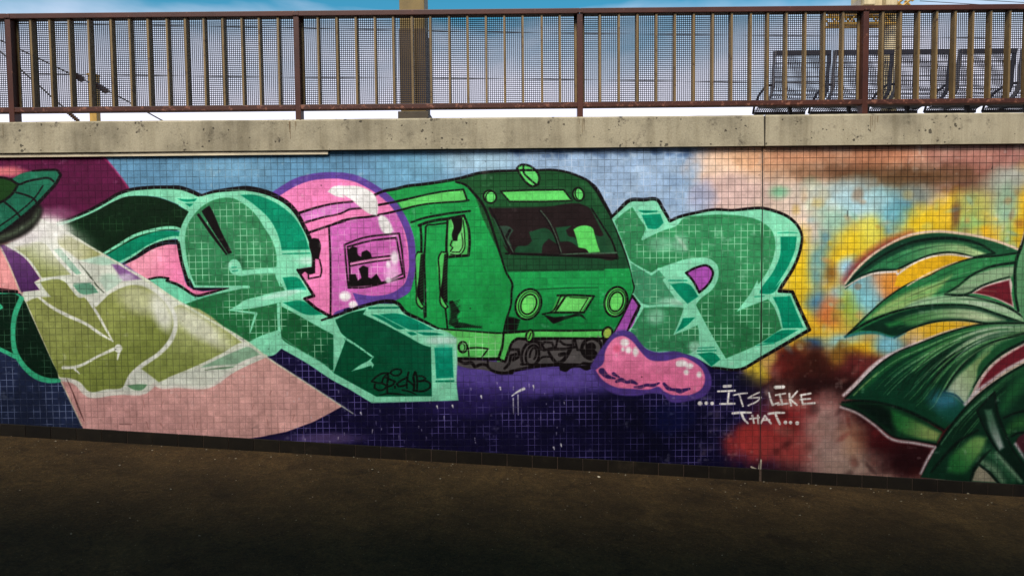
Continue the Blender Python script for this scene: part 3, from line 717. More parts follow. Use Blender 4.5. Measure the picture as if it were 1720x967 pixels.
# ---- beam of light across the first letters
BEAM = pl('A1', -60, 650, 60, 640, 265, 512, 375, 560, 690, 745, 830, 822, 990, 915, 'B2', 90, 140, 480, 376, 600, 460, 1055, 758, 960, 810, 880, 852, 720, 910, 560, 942, 200, 990, 'A2', 700, 960, 520, 930, 490, 872, 340, 552, 150, 130, 95, 0, 'A1', 60, 820, -10, 690)
fill(BEAM, (204, 156, 150), g=0.90, smooth=False, grad=(300, 600, 200, 700, (198, 150, 146)))
fill(pl('A1', -10, 690, 60, 690, 180, 790, 270, 915, 235, 940, 'A2', 240, 60, 120, 75, 95, 0, 'A1', 60, 820), (104, 66, 116), g=0.8, grad=(30, 430, 40, 480, (84, 48, 96)))
LTR = pl('A1', 30, 690, 130, 650, 270, 630, 340, 640, 350, 560, 420, 585, 690, 748, 830, 822, 990, 915, 'B2', 90, 140, 480, 376, 600, 462, 420, 545, 255, 640, 0, 640,
         'A2', 960, 645, 930, 630, 880, 680, 700, 690, 540, 705, 440, 620, 355, 590, 340, 552, 318, 500, 280, 412, 240, 322, 200, 236, 172, 178, 150, 130, 135, 95, 140, 70, 240, 60, 205, 15, 'A1', 235, 940, 275, 920, 170, 780)
fill(LTR, (206, 210, 196), g=0.8, corner=40)
fill(pl('A1', 390, 585, 690, 748, 640, 775, 540, 790, 470, 740, 400, 690), (150, 152, 96), soft=3, g=0.8)
fill(pl('A1', 95, 705, 190, 678, 285, 672, 380, 780, 480, 890, 380, 900, 285, 912, 200, 790), (130, 138, 78), soft=1.2, g=0.8, grad=(40, 470, 60, 410, (176, 180, 146)))
fill(pl('A2', 158, 132, 200, 112, 235, 104, 305, 100, 250, 28, 243, 12, 390, 12, 430, 60, 475, 105, 525, 105, 560, 140, 580, 155, 620, 120, 680, 62, 760, 32, 850, 36, 950, 92, 1020, 172, 1045, 252, 1020, 342, 960, 422, 850, 502, 775, 570, 742, 640, 640, 655, 535, 668, 480, 612, 430, 592, 352, 582, 340, 552, 318, 500, 280, 412, 240, 322, 200, 228, 178, 178), (122, 132, 70), soft=1.2, g=0.78, grad=(180, 640, 120, 520, (140, 146, 88)))
fill(pl('A2', 850, 532, 960, 442, 1050, 302, 1060, 200, 'B2', 40, 170, 70, 150, 120, 152, 460, 380, 330, 450, 200, 516, 0, 592, 'A2', 955, 612), (130, 140, 78), soft=1.5, g=0.8, grad=(320, 620, 330, 540, (166, 172, 120)))
fill(pl('A1', 240, 945, 430, 935, 470, 980, 'A2', 380, 10, 245, 14), (132, 140, 80), g=0.8)
blob(*pt('A2', 840, 120), 40, 22, (190, 192, 156), 0.8, ang=15, nz=0.3)
blob(*pt('A2', 970, 190), 16, 32, (216, 218, 202), 0.95, ang=-20, nz=0.3)
blob(*pt('B2', 190, 280), 58, 17, (214, 216, 192), 0.9, ang=34, nz=0.4)
blob(*pt('A1', 310, 590), 34, 15, (214, 210, 206), 0.9, nz=0.3)
blob(*pt('A1', 200, 580), 26, 16, (176, 164, 166), 0.7, nz=0.4)
blob(*pt('A1', 370, 480), 34, 12, (140, 92, 118), 0.7, nz=0.4)
blob(*pt('A1', 110, 640), 26, 8, (196, 190, 192), 0.7, nz=0.3)
WL = (216, 218, 206)
line(pl('A2', 235, 104, 300, 155, 400, 210, 520, 265, 600, 320, 678, 366), (4, 5, 6, 5, 5, 2), WL, soft=1.0)
line(pl('A2', 525, 108, 590, 210, 640, 300, 678, 366), (4, 4.6, 4, 2), WL, soft=1.0)
line(pl('A2', 520, 105, 575, 150, 640, 82, 720, 38, 800, 15, 880, 22, 960, 82, 1030, 170, 1058, 262, 1030, 362, 960, 440, 840, 520, 780, 580, 750, 642), (5, 6, 7, 6.5, 6, 6, 6, 6, 6, 5, 5), WL, soft=1.4)
line(pl('A2', 380, 525, 450, 522, 600, 452, 690, 412), (5.5, 5, 4, 6), WL, soft=1.0)
dot(*pt('A2', 712, 410), 6.5, WL, ry=7)
line(pl('A2', 715, 430, 706, 478), (5, 2), WL)
line(pl('A2', 450, 535, 476, 560), (4, 2), WL)
line(pl('A2', 360, 597, 440, 608, 530, 688, 700, 672, 870, 672, 930, 625, 955, 638, 1074, 638, 'B2', 100, 640, 252, 640, 400, 540, 500, 475, 596, 456), (5, 7, 8, 6, 6, 5, 5, 5, 5, 5, 5), (208, 204, 194), soft=1.4)
fill(pl('A2', 764, 632, 830, 624, 886, 626, 862, 655, 790, 652), (104, 140, 108))
fill(pl('B2', 205, 522, 430, 420, 488, 400, 562, 446, 430, 500, 400, 520, 240, 528), (136, 168, 142), soft=1.2)
line(pl('B2', 190, 535, 300, 520, 420, 508), (2, 5, 2), (206, 210, 196), soft=1.2)
line(pl('B2', 230, 540, 320, 528, 400, 522), (1, 2, 1), (96, 116, 92))
line(pl('B2', 10, 588, 200, 512, 330, 450, 470, 380, 495, 382), (2, 4, 4.5, 4, 3), (212, 216, 200), soft=1.2)
fill(pl('A1', 362, 722, 400, 714, 420, 722, 556, 880, 512, 892, 440, 810), (132, 172, 150), soft=1.4)
fill(pl('A1', 540, 795, 700, 770, 800, 805, 748, 822, 640, 818), (170, 205, 184), soft=2)
fill(pl('A1', 755, 822, 842, 822, 900, 860, 970, 920, 830, 930, 790, 870), (132, 96, 142), soft=2, g=0.85)
blob(*pt('A1', 850, 905), 14, 6, (190, 176, 196), 0.8, nz=0.2)
blob(*pt('A1', 740, 920), 16, 9, (160, 190, 170), 0.7, nz=0.3)
line(pl('A1', 535, 810, 600, 890, 665, 975, 'A2', 625, 75), (1.6, 3, 2.6, 1.6), (92, 98, 86))
line(pl('A1', 350, 720, 440, 830, 520, 900), 3, WL)
line(pl('A1', 420, 715, 500, 810, 580, 900, 'A2', 560, 10), 3.4, WL)
fill(pl('A2', 438, 30, 555, 28, 592, 76, 482, 80), (104, 152, 128), g=0.8)
line(pl('A2', 445, 22, 545, 18), 2, (110, 150, 130))
fill(pl('A2', 600, 0, 740, -5, 690, 40, 640, 72), (176, 196, 180), soft=1.5)
line(pl('A1', 265, 515, 320, 545, 375, 562, 540, 660, 690, 748, 960, 912, 'B2', 90, 140, 300, 262, 490, 376, 600, 460, 830, 610, 1055, 757, 1120, 800), (5, 4, 3, 2.6, 2.6, 3, 4, 4, 3.6, 2.6, 2, 2, 1), (208, 216, 190), soft=1.6)
line(pl('A1', -40, 640, 0, 700, 60, 822, 120, 967, 'A2', 150, 130, 240, 330, 340, 552, 420, 720, 490, 870), (2, 2.4, 2.4, 2.4, 2, 2, 1.6), (206, 202, 172), soft=1.2, a=0.85)
for k in range(14):
    x, y = rng.uniform(150, 560), rng.uniform(640, 725)
    line([(x, y), (x + rng.uniform(-4, 5), y + rng.uniform(3, 12))], (0.9, 0.5), (110, 72, 66), a=0.55)
line(pl('A2', 400, 590, 440, 680, 470, 760, 505, 845), (1, 2, 3, 1), (70, 44, 44), a=0.8)
line(pl('A2', 720, 865, 790, 866), (1, 2.4, 1), (60, 44, 42), a=0.8)

blob(92, 402, 62, 34, (222, 220, 212), 0.55, ang=30, nz=0.3, g='keep')
blob(78, 384, 34, 20, (236, 234, 228), 0.85, nz=0.3, g='keep')
blob(40, 402, 34, 12, (206, 198, 200), 0.6, ang=-20, nz=0.3, g='keep')
# ---- saucer
fill(pl('A1', 250, 400, 285, 440, 275, 510, 200, 600, 100, 655, -60, 710, -300, 780, -300, 560, 120, 520), (26, 24, 22), soft=5, g=0.9)
line(pl('A1', 262, 455, 235, 510, 150, 575, 60, 622, -40, 655), (4, 7, 6), (104, 122, 98), soft=5, a=0.75)
SA = pl('A1', -320, 330, -200, 250, 75, 245, 140, 210, 220, 190, 330, 183, 392, 190, 410, 217, 385, 265, 320, 340, 250, 415, 140, 510, 0, 612, -200, 700, -330, 560)
fill(SA, (32, 100, 78), g=0.93, grad=(60, 350, 90, 300, (38, 108, 84)))
line(SA[4:14], (2.6, 4.2, 5.0, 3.0), BLACK)
fill(pl('A1', -260, 300, -120, 245, 0, 235, 60, 245, 122, 280, 100, 322, 50, 375, -5, 402, -150, 420), (30, 66, 26), g=0.93)
line(pl('A1', -120, 240, 0, 234, 60, 245, 122, 280, 100, 322, 50, 375, -5, 405, -80, 430), 3.6, BLACK)
line(pl('A1', 75, 243, 100, 268, 122, 280, 180, 262, 260, 245, 340, 243, 362, 260), 3.0, BLACK)
line(pl('A1', 110, 335, 180, 355, 230, 380, 255, 415), 2.8, BLACK)
line(pl('A1', 30, 400, 80, 440, 120, 480, 145, 515), 3.0, BLACK)
line(pl('A1', 290, 290, 240, 365, 150, 450, 80, 505, 0, 560), 2.0, BLACK)

# ---- dark lobe at the far left
fill(pl('O', -600, 492, 'A2', 0, 82, 110, 88, 152, 132, 172, 178, 200, 240, 240, 330, 280, 418, 318, 500, 345, 556, 352, 595, 260, 605, 180, 575, 100, 480, 60, 450, 'O', -300, 560, -600, 590), (4, 34, 18), g=(40, 74, 52))
line(pl('A2', 128, 112, 92, 200, 78, 320, 92, 430, 140, 512, 220, 580, 290, 602, 352, 603), (9, 9, 8, 9, 9, 10, 9, 7), (62, 168, 128), soft=1.0, g=0.8)
line(pl('A2', -200, 330, 0, 415, 90, 460), (6, 7, 7), (62, 168, 128), g=0.8)
line(pl('A2', -200, 70, 0, 78, 112, 90, 130, 112), (3, 3, 3, 5), (62, 168, 128))
line(pl('A2', -200, 40, 0, 62, 100, 70), (8, 7, 5), BLACK)
line(pl('A2', -60, 145, 0, 150, 12, 165, -40, 190), 4, (62, 168, 128))

# ---- fourth letter
NO = pl('D1', 752, 505, 810, 448, 880, 388, 970, 385, 1065, 386, 1100, 442, 1150, 528, 'E1', 80, 502, 200, 472, 330, 450, 440, 456, 550, 445, 640, 441, 730, 461, 830, 506, 890, 566, 914, 622, 908, 700, 868, 822, 780, 967, 'E2', 700, 20, 676, 66, 755, 70, 800, 172, 858, 298, 700, 390, 560, 472, 450, 533, 280, 525)
fill(NO + pl('E2', 200, 480, 100, 440, 'D2', 1000, 440, 920, 432, 860, 400, 820, 340, 770, 300, 838, 155, 800, 95, 812, 40, 800, 0, 'D1', 895, 900, 850, 740, 800, 610), MINT, g=0.93)
fill(pl('D1', 775, 528, 830, 478, 895, 434, 940, 505, 988, 592, 962, 652, 1060, 600, 1209, 548, 'E1', 100, 521, 250, 490, 400, 485, 520, 496, 640, 532, 710, 592, 735, 682, 720, 782, 660, 902, 605, 975,
     'E2', 490, 100, 422, 186, 605, 110, 640, 152, 670, 222, 690, 290, 545, 386, 355, 470, 270, 330, 195, 200, 172, 142, 255, 35, 310, -30, 'E1', 345, 900, 342, 830, 290, 785, 200, 778, 80, 800, 0, 842, 'D1', 1070, 850, 1025, 886, 885, 800, 850, 720, 810, 620), (60, 136, 92), g=GJ, grad=(1250, 420, 1200, 570, (44, 116, 74)))
fill(pl('D1', 885, 808, 1020, 893, 1075, 860, 1209, 1000, 'D2', 1020, 60, 1070, 140, 870, 150, 805, 80, 812, 40, 800, 0), (70, 142, 106), g=GJ)
fill(pl('D2', 865, 165, 1074, 162, 'E2', 105, 168, 45, 325, 120, 300, 185, 270, 200, 390, 150, 435, 'D2', 1000, 425, 915, 425, 860, 395, 780, 305), (56, 128, 88), g=GJ)
for (r_, x, y, rx, ry, a_) in (('D1', 1100, 690, 24, 14, 0.5), ('E1', 100, 680, 12, 18, 0.5), ('D2', 935, 215, 16, 14, 0.6), ('D2', 1020, 130, 26, 7, 0.7), ('E2', 60, 130, 14, 6, 0.8), ('E2', 170, 400, 10, 9, 0.8)):
    blob(*pt(r_, x, y), rx, ry, (156, 204, 178), a_, nz=0.6, g='keep')
line(pl('E1', 60, 630, 90, 660, 130, 720), (2, 5, 4), (190, 214, 196), soft=3, a=0.7)
fill(pl('D1', 935, 455, 1065, 458, 1062, 468, 950, 466), TEAL)
fill(pl('D1', 958, 487, 1085, 480, 1106, 540, 1062, 580, 1000, 578), (4, 136, 106), g=0.93)
line(pl('D1', 985, 590, 965, 650, 1060, 604, 1150, 570), (1, 4, 3, 2), MINT)
line(pl('D1', 882, 803, 950, 845, 1025, 886, 1075, 852), (2, 3, 4, 4), MINT)
fill(pl('E1', 770, 634, 880, 632, 868, 722, 828, 822, 740, 967, 'E2', 690, 0, 640, 76, 550, 82, 'E1', 650, 967, 720, 870, 766, 762), (2, 132, 102), g=0.93)
line(pl('E1', 752, 609, 820, 606, 882, 608), (1, 1.8, 1), TEAL)
fill(pl('E2', 545, 0, 500, 85, 424, 187, 520, 148, 610, 112, 640, 95, 560, 80), MINT)
line(pl('E2', 530, 100, 585, 96), 1.6, TEAL)
fill(pl('E2', 638, 102, 742, 96, 780, 190, 822, 286, 698, 289, 672, 172), (2, 132, 102), g=0.93)
fill(pl('E2', 572, 376, 690, 302, 790, 299, 720, 340, 642, 376), (2, 130, 100), g=0.93)
line(pl('E2', 540, 392, 600, 384, 650, 380), (1, 2, 1), TEAL)
fill(pl('D1', 1070, 850, 1120, 830, 1209, 800, 'E1', 80, 800, 200, 778, 290, 785, 342, 830, 350, 900, 320, 975, 'E2', 195, 120, 172, 150, 110, 162, 60, 100, 'D1', 1130, 930), MINT, g=0.93)
PT = pl('E1', 130, 878, 200, 842, 280, 832, 312, 872, 305, 912, 262, 975, 'E2', 195, 74, 155, 0)
fill(PT, (164, 86, 170), g=0.8)
line(PT + PT[:1], 3.4, BLACK)
line(pl('E1', 15, 930, 135, 930), 2, TEAL)
fill(pl('E1', 20, 955, 150, 955, 'E2', 190, 98, 125, 142, 75, 90, 20, 22), (2, 130, 100), g=0.93)
fill(pl('E2', 108, 160, 172, 145, 260, 310, 352, 472, 290, 525, 200, 395, 180, 230), MINT, g=0.93)
fill(pl('E2', 95, 228, 175, 224, 120, 275, 52, 315), (2, 128, 98))
line(pl('E2', 110, 165, 90, 230, 45, 325), (4, 4, 2), MINT)
line(pl('E2', 175, 228, 120, 280, 45, 325), (3, 2.6, 2), MINT)
line(pl('D2', 800, 85, 860, 150, 960, 153, 1074, 155, 'E2', 110, 160), (3, 4, 3.4, 3.4), MINT)
line(pl('D2', 860, 150, 825, 220, 775, 302), (4, 4, 4), MINT)
line(pl('D2', 990, 0, 1030, 60, 1074, 110), (6, 6, 5), MINT)
fill(pl('E2', 185, 442, 292, 442, 322, 476, 268, 518, 230, 480), (2, 128, 98), g=0.93)
line(pl('E2', 190, 408, 285, 404), 1.8, TEAL)
line(pl('E2', 185, 425, 295, 422), 2.2, TEAL)
fill(pl('D2', 795, 108, 836, 155, 772, 300, 690, 315, 740, 222), (158, 88, 168), g=0.8)
line(pl('D2', 798, 95, 838, 155, 800, 230, 768, 300), (3, 4, 4, 3), BLACK)
line(NO, (3.6, 5.6, 5.4, 5, 4.6, 4.4, 4, 4.2, 4.4, 4.4, 4.2, 4, 4.6, 5, 5, 5, 5.4, 5, 4.6, 4), BLACK)

# ---- pink worm
fill(pl('D2', 640, 365, 690, 312, 750, 300, 800, 320, 840, 370, 880, 412, 930, 430, 1074, 430, 'E2', 100, 440, 200, 480, 258, 555, 270, 620, 235, 690, 150, 722, 0, 716, 'D2', 985, 690, 940, 680, 800, 695, 680, 680, 600, 622, 545, 510), (82, 62, 128), soft=1.6, g=0.85)
fill(pl('D2', 632, 430, 655, 385, 690, 348, 740, 336, 790, 362, 840, 422, 900, 478, 980, 486, 1074, 466, 'E2', 80, 464, 160, 490, 215, 540, 230, 592, 210, 650, 150, 685, 50, 690, 'D2', 1050, 690, 985, 665, 955, 640, 900, 655, 800, 652, 690, 640, 610, 592, 575, 540, 620, 500), (216, 116, 152), soft=1.2, g=0.93, grad=(1060, 650, 1060, 580, (222, 124, 160)))
DP = (60, 40, 92)
for s, w in ((('D2', 612, 545, 640, 575, 690, 590), (11, 8, 3)), (('D2', 682, 562, 715, 582), (6, 3)), (('D2', 700, 608, 730, 598, 760, 612, 790, 608, 822, 622), (5, 7, 5, 7, 4)),
             (('D2', 808, 642, 850, 640, 880, 630, 920, 632, 955, 618), (3, 6, 5, 6, 3)), (('D2', 985, 622, 1010, 648, 1045, 660), (5, 7, 4)), (('D2', 1060, 658, 1074, 662, 'E2', 40, 655), (4, 7, 4)),
             (('E2', 55, 660, 80, 668, 105, 660, 136, 652), (5, 8, 6, 4))):
    line(pl(*s), w, DP, soft=1.0)
for (r_, x, y, rx, ry) in (('D2', 750, 375, 7.5, 6.5), ('D2', 740, 415, 3.2, 3.6), ('D2', 772, 420, 5, 5.5), ('D2', 815, 430, 4.8, 8), ('D2', 1072, 502, 4.5, 5),
                           ('E2', 92, 500, 9, 6), ('E2', 135, 515, 7, 5), ('E2', 118, 553, 4.6, 4.6), ('E2', 195, 567, 4.5, 5)):
    dot(*pt(r_, x, y), rx, (236, 216, 222), ry=ry, soft=2.4)
    dot(*pt(r_, x, y), rx * 0.6, (238, 232, 230), ry=ry * 0.6, soft=1.6)
blob(*pt('D2', 700, 410), 7, 7, (196, 88, 116), 0.7, nz=0.2)

# ---- agave leaves on the right
def leafline(p, w, c=(10, 26, 20), **k):
    line(p, w, c, **k)
PALE, LGR, MGR, DGR = (150, 178, 140), (110, 158, 104), (48, 112, 66), (14, 58, 38)
RED = (108, 34, 46)
line(pl('F1', 0, 930, 60, 850, 180, 750, 300, 675, 440, 620), (12, 16, 14, 10), (128, 54, 56), soft=7, a=0.9)
# leaf one
fill(pl('F1', 0, 960, 90, 850, 180, 765, 300, 690, 420, 640, 520, 615, 640, 605, 780, 618, 920, 642, 1050, 680, 1190, 735, 1250, 800, 1160, 860, 1000, 770, 870, 775, 780, 750, 700, 745, 600, 757, 450, 812, 350, 857, 180, 880, 60, 940, 0, 990), (22, 64, 46), soft=1.2, g=0.8, grad=(1480, 440, 1640, 400, (34, 84, 56)))
fill(pl('F1', 130, 885, 220, 815, 300, 772, 450, 712, 560, 690, 650, 682, 800, 692, 900, 728, 950, 748, 880, 768, 780, 748, 700, 742, 560, 768, 430, 818, 345, 850, 240, 850), (52, 116, 78), soft=3, g=0.8, grad=(1500, 430, 1640, 420, (166, 192, 138)))
leafline(pl('F1', 30, 930, 130, 845, 300, 735, 450, 672, 620, 645, 780, 650, 920, 690, 1010, 745, 940, 760, 870, 770), (3, 3, 3, 4, 5, 4, 3, 3, 2), soft=1.6)
leafline(pl('F1', 360, 850, 450, 808, 600, 752, 700, 740, 800, 752, 870, 772), (2.6, 3, 3, 3, 2), soft=1.2)
line(pl('F1', 0, 950, 80, 848, 180, 758, 300, 682, 420, 628, 520, 606, 640, 598, 780, 612, 920, 636, 1050, 672, 1190, 728), (3, 3.6, 3.6, 3.4, 4, 4.4, 4.6, 4.4, 4, 4, 4), (214, 186, 166), soft=1.5, g=0.8)
line(pl('F1', 100, 900, 200, 868, 340, 858), (2, 3, 2), (10, 30, 26), soft=1.4)
fill(pl('F1', 360, 888, 450, 822, 600, 767, 720, 760, 850, 778, 760, 805, 660, 850, 560, 900, 440, 970, 330, 967), (216, 166, 36), g=0.93)
line(pl('F1', 0, 975, 100, 915, 200, 882, 345, 870, 352, 890, 450, 822, 600, 765, 720, 755, 860, 775), (2, 3, 3.6, 3, 3, 3, 3, 3), (220, 206, 196), soft=1.2)
# leaf two
fill(pl('F2', -5, 345, 60, 280, 130, 215, 250, 108, 440, -5, 'F1', 560, 905, 650, 855, 760, 812, 870, 780, 1000, 770, 1200, 740, 'O', 1900, 420, 1900, 600, 'F2', 1074, 262, 870, 262, 700, 245, 550, 252, 400, 292, 295, 345, 200, 325, 100, 325), (40, 108, 66), soft=1.0, g=0.8, grad=(1480, 520, 1640, 450, (52, 122, 76)))
fill(pl('F2', 120, 240, 250, 140, 400, 60, 560, 10, 640, -30, 560, 60, 480, 130, 330, 180, 200, 215), (140, 172, 108), soft=5, g=0.8)
fill(pl('F2', 560, 95, 640, 85, 760, 95, 900, 130, 1074, 200, 1074, 258, 900, 195, 740, 150, 600, 140, 450, 155, 330, 180, 420, 125), (140, 172, 136), soft=3, g=0.8)
fill(pl('F2', 80, 300, 240, 225, 420, 170, 620, 152, 780, 165, 940, 215, 1074, 262, 870, 258, 700, 242, 550, 248, 400, 288, 295, 335, 200, 310), (12, 52, 36), soft=1.5, g=0.85)
fill(pl('F2', 300, 240, 450, 195, 620, 170, 780, 180, 960, 240, 860, 252, 700, 238, 550, 240, 400, 275), (66, 122, 72), soft=6, g=0.85, grad=(1520, 540, 1640, 530, (170, 188, 150)))
fill(pl('F2', 240, 262, 330, 240, 350, 262, 260, 285), (38, 110, 62), soft=4)
leafline(pl('F2', 20, 320, 130, 255, 250, 205, 400, 165, 600, 148, 760, 155, 920, 205, 1074, 258), (3, 4, 4, 3.4, 3, 3, 3, 3), soft=1.2)
leafline(pl('F2', 295, 345, 400, 290, 550, 247, 700, 240, 870, 262, 1074, 260), (3, 3.4, 3, 3, 3.4, 3), soft=1.2)
leafline(pl('F2', 0, 340, 130, 212, 250, 106, 440, -5, 'F1', 560, 900, 650, 850, 760, 808, 870, 778, 1010, 765, 1160, 745), (3, 2.4, 2.2, 2.4, 2.6, 3, 3.4), soft=1.2)
line(pl('F1', 420, 965, 520, 905, 640, 848, 760, 800), (2, 3, 2.6, 1), (214, 186, 160), soft=1.4)
line(pl('F2', 0, 340, 100, 318, 200, 320, 292, 345, 360, 320), (4, 4, 3.4, 3, 1), (64, 130, 150), soft=2.5, a=0.8)
fill(pl('F1', 1150, 830, 1000, 850, 860, 900, 760, 975, 'F2', 620, 78, 720, 82, 800, 60, 900, 10, 'F1', 1130, 900), (136, 164, 130), soft=3, g=0.8)
leafline(pl('F1', 1140, 810, 1000, 832, 860, 890, 750, 975, 'F2', 600, 82), (4, 4, 3.4, 3, 2), soft=1.4)
fill(pl('F2', 740, 80, 830, 35, 900, 12, 'F1', 1120, 915, 1130, 967, 'F2', 1000, 60, 1014, 165, 900, 112, 800, 85), (216, 196, 188), soft=1.2)
fill(pl('F2', 775, 76, 840, 42, 910, 20, 984, 2, 992, 60, 1004, 150, 900, 105), RED, soft=1.6, g=0.8)
leafline(pl('F2', 600, 85, 720, 88, 820, 35, 900, 5, 'F1', 1110, 905), (3, 4, 3.4, 3, 2), soft=1.2)
leafline(pl('F2', 720, 92, 850, 120, 1000, 175, 1074, 225), (2, 3, 4, 3), soft=1.2)
# upright leaf at the edge
fill(pl('F1', 1190, 720, 1209, 640, 'O', 1740, 395, 1800, 420, 1790, 560, 1740, 560, 'F2', 1050, 185, 1030, 100, 1018, 0, 'F1', 1150, 900), (96, 142, 104), soft=1.2, g=0.8, grad=(1706, 470, 1760, 470, (30, 84, 50)))
leafline(pl('F1', 1225, 590, 1190, 700, 1160, 780, 1148, 870, 1150, 967, 'F2', 1022, 80, 1040, 185), (4, 6, 5, 5, 4.6, 4, 4), soft=1.2)
line(pl('F1', 1212, 600, 1185, 690), (2, 3, 1), (214, 196, 180), soft=1.0)
# leaf three, broad
fill(pl('F2', 0, 712, 40, 670, 150, 545, 300, 442, 450, 378, 600, 318, 800, 270, 1074, 262, 1300, 270, 1300, 420, 1074, 385, 960, 440, 870, 510, 800, 600, 740, 720, 720, 760, 600, 895, 500, 850, 400, 805, 200, 735), (12, 62, 42), soft=1.2, g=0.85, grad=(1480, 640, 1640, 560, (26, 84, 52)))
for s, w, c, sf in ((('F2', 1074, 285, 860, 300, 680, 350, 520, 440, 420, 540), (14, 16, 18, 14, 4), (74, 130, 78), 7),
                    (('F2', 1074, 280, 900, 290, 760, 330), (12, 10, 4), (140, 170, 138), 5),
                    (('F2', 900, 300, 740, 380, 620, 470, 540, 600), (6, 7, 5, 3), (128, 160, 108), 4),
                    (('F2', 860, 370, 740, 440, 660, 520, 600, 640), (4, 6, 5, 2), (94, 142, 92), 3),
                    (('F2', 500, 380, 350, 450, 220, 540, 100, 660), (6, 8, 8, 3), (40, 106, 58), 5),
                    (('F2', 1074, 310, 940, 350, 840, 430, 760, 540), (10, 10, 9, 6), (120, 152, 108), 5),
                    (('F2', 700, 420, 600, 500, 520, 620), (6, 8, 4), (8, 34, 24), 5),
                    (('F2', 620, 440, 520, 520, 450, 600), (5, 7, 3), (8, 40, 26), 5),
                    (('F2', 780, 450, 700, 530, 640, 620), (4, 6, 2), (10, 40, 26), 3)):
    line(pl(*s), w, c, soft=sf, a=0.9)
fill(pl('F2', 600, 672, 660, 590, 760, 500, 870, 425, 880, 470, 810, 560, 760, 660, 722, 742, 670, 710), (168, 182, 158), soft=5, g=0.85, grad=(1590, 660, 1650, 600, (120, 146, 96)))
fill(pl('F2', 1074, 330, 980, 370, 880, 430, 800, 520, 790, 590, 870, 505, 960, 436, 1074, 378), (30, 82, 50), soft=3, g=0.85)
leafline(pl('F2', 1074, 320, 900, 370, 760, 450, 670, 550, 595, 670), (4, 4, 4, 3.4, 3), soft=1.6)
leafline(pl('F2', 1074, 372, 940, 440, 840, 530, 770, 640), (6, 4, 3, 2), soft=1.4)
line(pl('F2', 590, 675, 660, 690, 715, 745), (3, 3, 2), (20, 50, 60), soft=1.6)
blob(*pt('F2', 600, 730), 26, 17, (56, 116, 134), 0.95, ang=20, nz=0.3)
blob(*pt('F2', 640, 800), 20, 14, (22, 84, 72), 0.8, nz=0.3)
line(pl('F2', -10, 690, 60, 628, 150, 535, 220, 475, 300, 432, 450, 370, 600, 312, 720, 280), (5, 8, 8, 6, 4, 3, 3, 1.5), (206, 188, 190), soft=2, g=0.85)
leafline(pl('F2', 0, 712, 60, 650, 160, 545, 300, 440, 450, 378, 600, 320, 800, 268, 1074, 258), (3, 3, 2.4, 2.6, 2.4, 2.6, 3, 3), soft=1.2)
line(pl('F2', 50, 690, 110, 630, 200, 550), (2, 2.4, 1), (150, 170, 110), soft=1.5, a=0.8)
def between(A, B, n, w, cols, a, soft=1.2, t0=0.06, t1=0.94, u0=0.0, u1=1.0):
    A, B = curve(np.array(A), False, n=6), curve(np.array(B), False, n=6)
    f = lambda C, u: np.array([np.interp(u, np.linspace(0, 1, len(C)), C[:, 0]), np.interp(u, np.linspace(0, 1, len(C)), C[:, 1])]).T
    for k in range(n):
        t = t0 + (t1 - t0) * (k + rng.uniform(-.3, .3)) / max(n - 1, 1)
        us = np.linspace(u0 + rng.uniform(0, .25), u1 - rng.uniform(0, .3), 9)
        P = f(A, us) * (1 - t) + f(B, us) * t
        line([tuple(p_) for p_ in P], (0.4, w * rng.uniform(.6, 1.3), 0.4), cols[int(rng.integers(len(cols)))], soft=soft, a=a * rng.uniform(.5, 1))
GS_ = [(150, 184, 140), (84, 140, 86), (8, 34, 24), (6, 26, 20), (110, 158, 104)]
between(pl('F2', 1074, 275, 800, 285, 600, 335, 450, 395, 300, 455, 150, 560, 60, 665), pl('F2', 1074, 340, 900, 385, 760, 470, 670, 570, 600, 690, 560, 770, 520, 800), 22, 3.0, GS_, 0.75)
between(pl('F2', 700, 330, 520, 420, 380, 540, 300, 690), pl('F2', 760, 440, 680, 520, 600, 640, 560, 720), 10, 2.4, GS_[2:4], 0.7)
between(pl('F1', 1120, 745, 900, 790, 680, 870, 450, 990, 'F2', 250, 130), pl('F2', 1000, 130, 800, 105, 600, 110, 400, 150, 200, 220), 9, 2.2, GS_, 0.55)
between(pl('F2', 1000, 232, 800, 172, 620, 160, 420, 180, 240, 235), pl('F2', 900, 255, 700, 236, 560, 240, 420, 275, 300, 320), 6, 1.8, GS_, 0.6)
between(pl('F1', 1000, 700, 780, 655, 600, 650, 400, 700, 200, 815), pl('F1', 900, 750, 700, 735, 560, 765, 430, 812, 300, 850), 7, 1.8, GS_, 0.6)
between(pl('F2', 1074, 270, 860, 285, 700, 325, 560, 400), pl('F2', 1074, 320, 900, 350, 760, 420, 640, 530), 12, 3.4, [(196, 206, 186), (170, 190, 160), (20, 54, 38)], 0.7, soft=1.8)
between(pl('F2', 1000, 150, 800, 108, 640, 100), pl('F2', 1060, 225, 860, 165, 700, 140), 5, 2.4, [(200, 210, 192), (30, 70, 46)], 0.7)
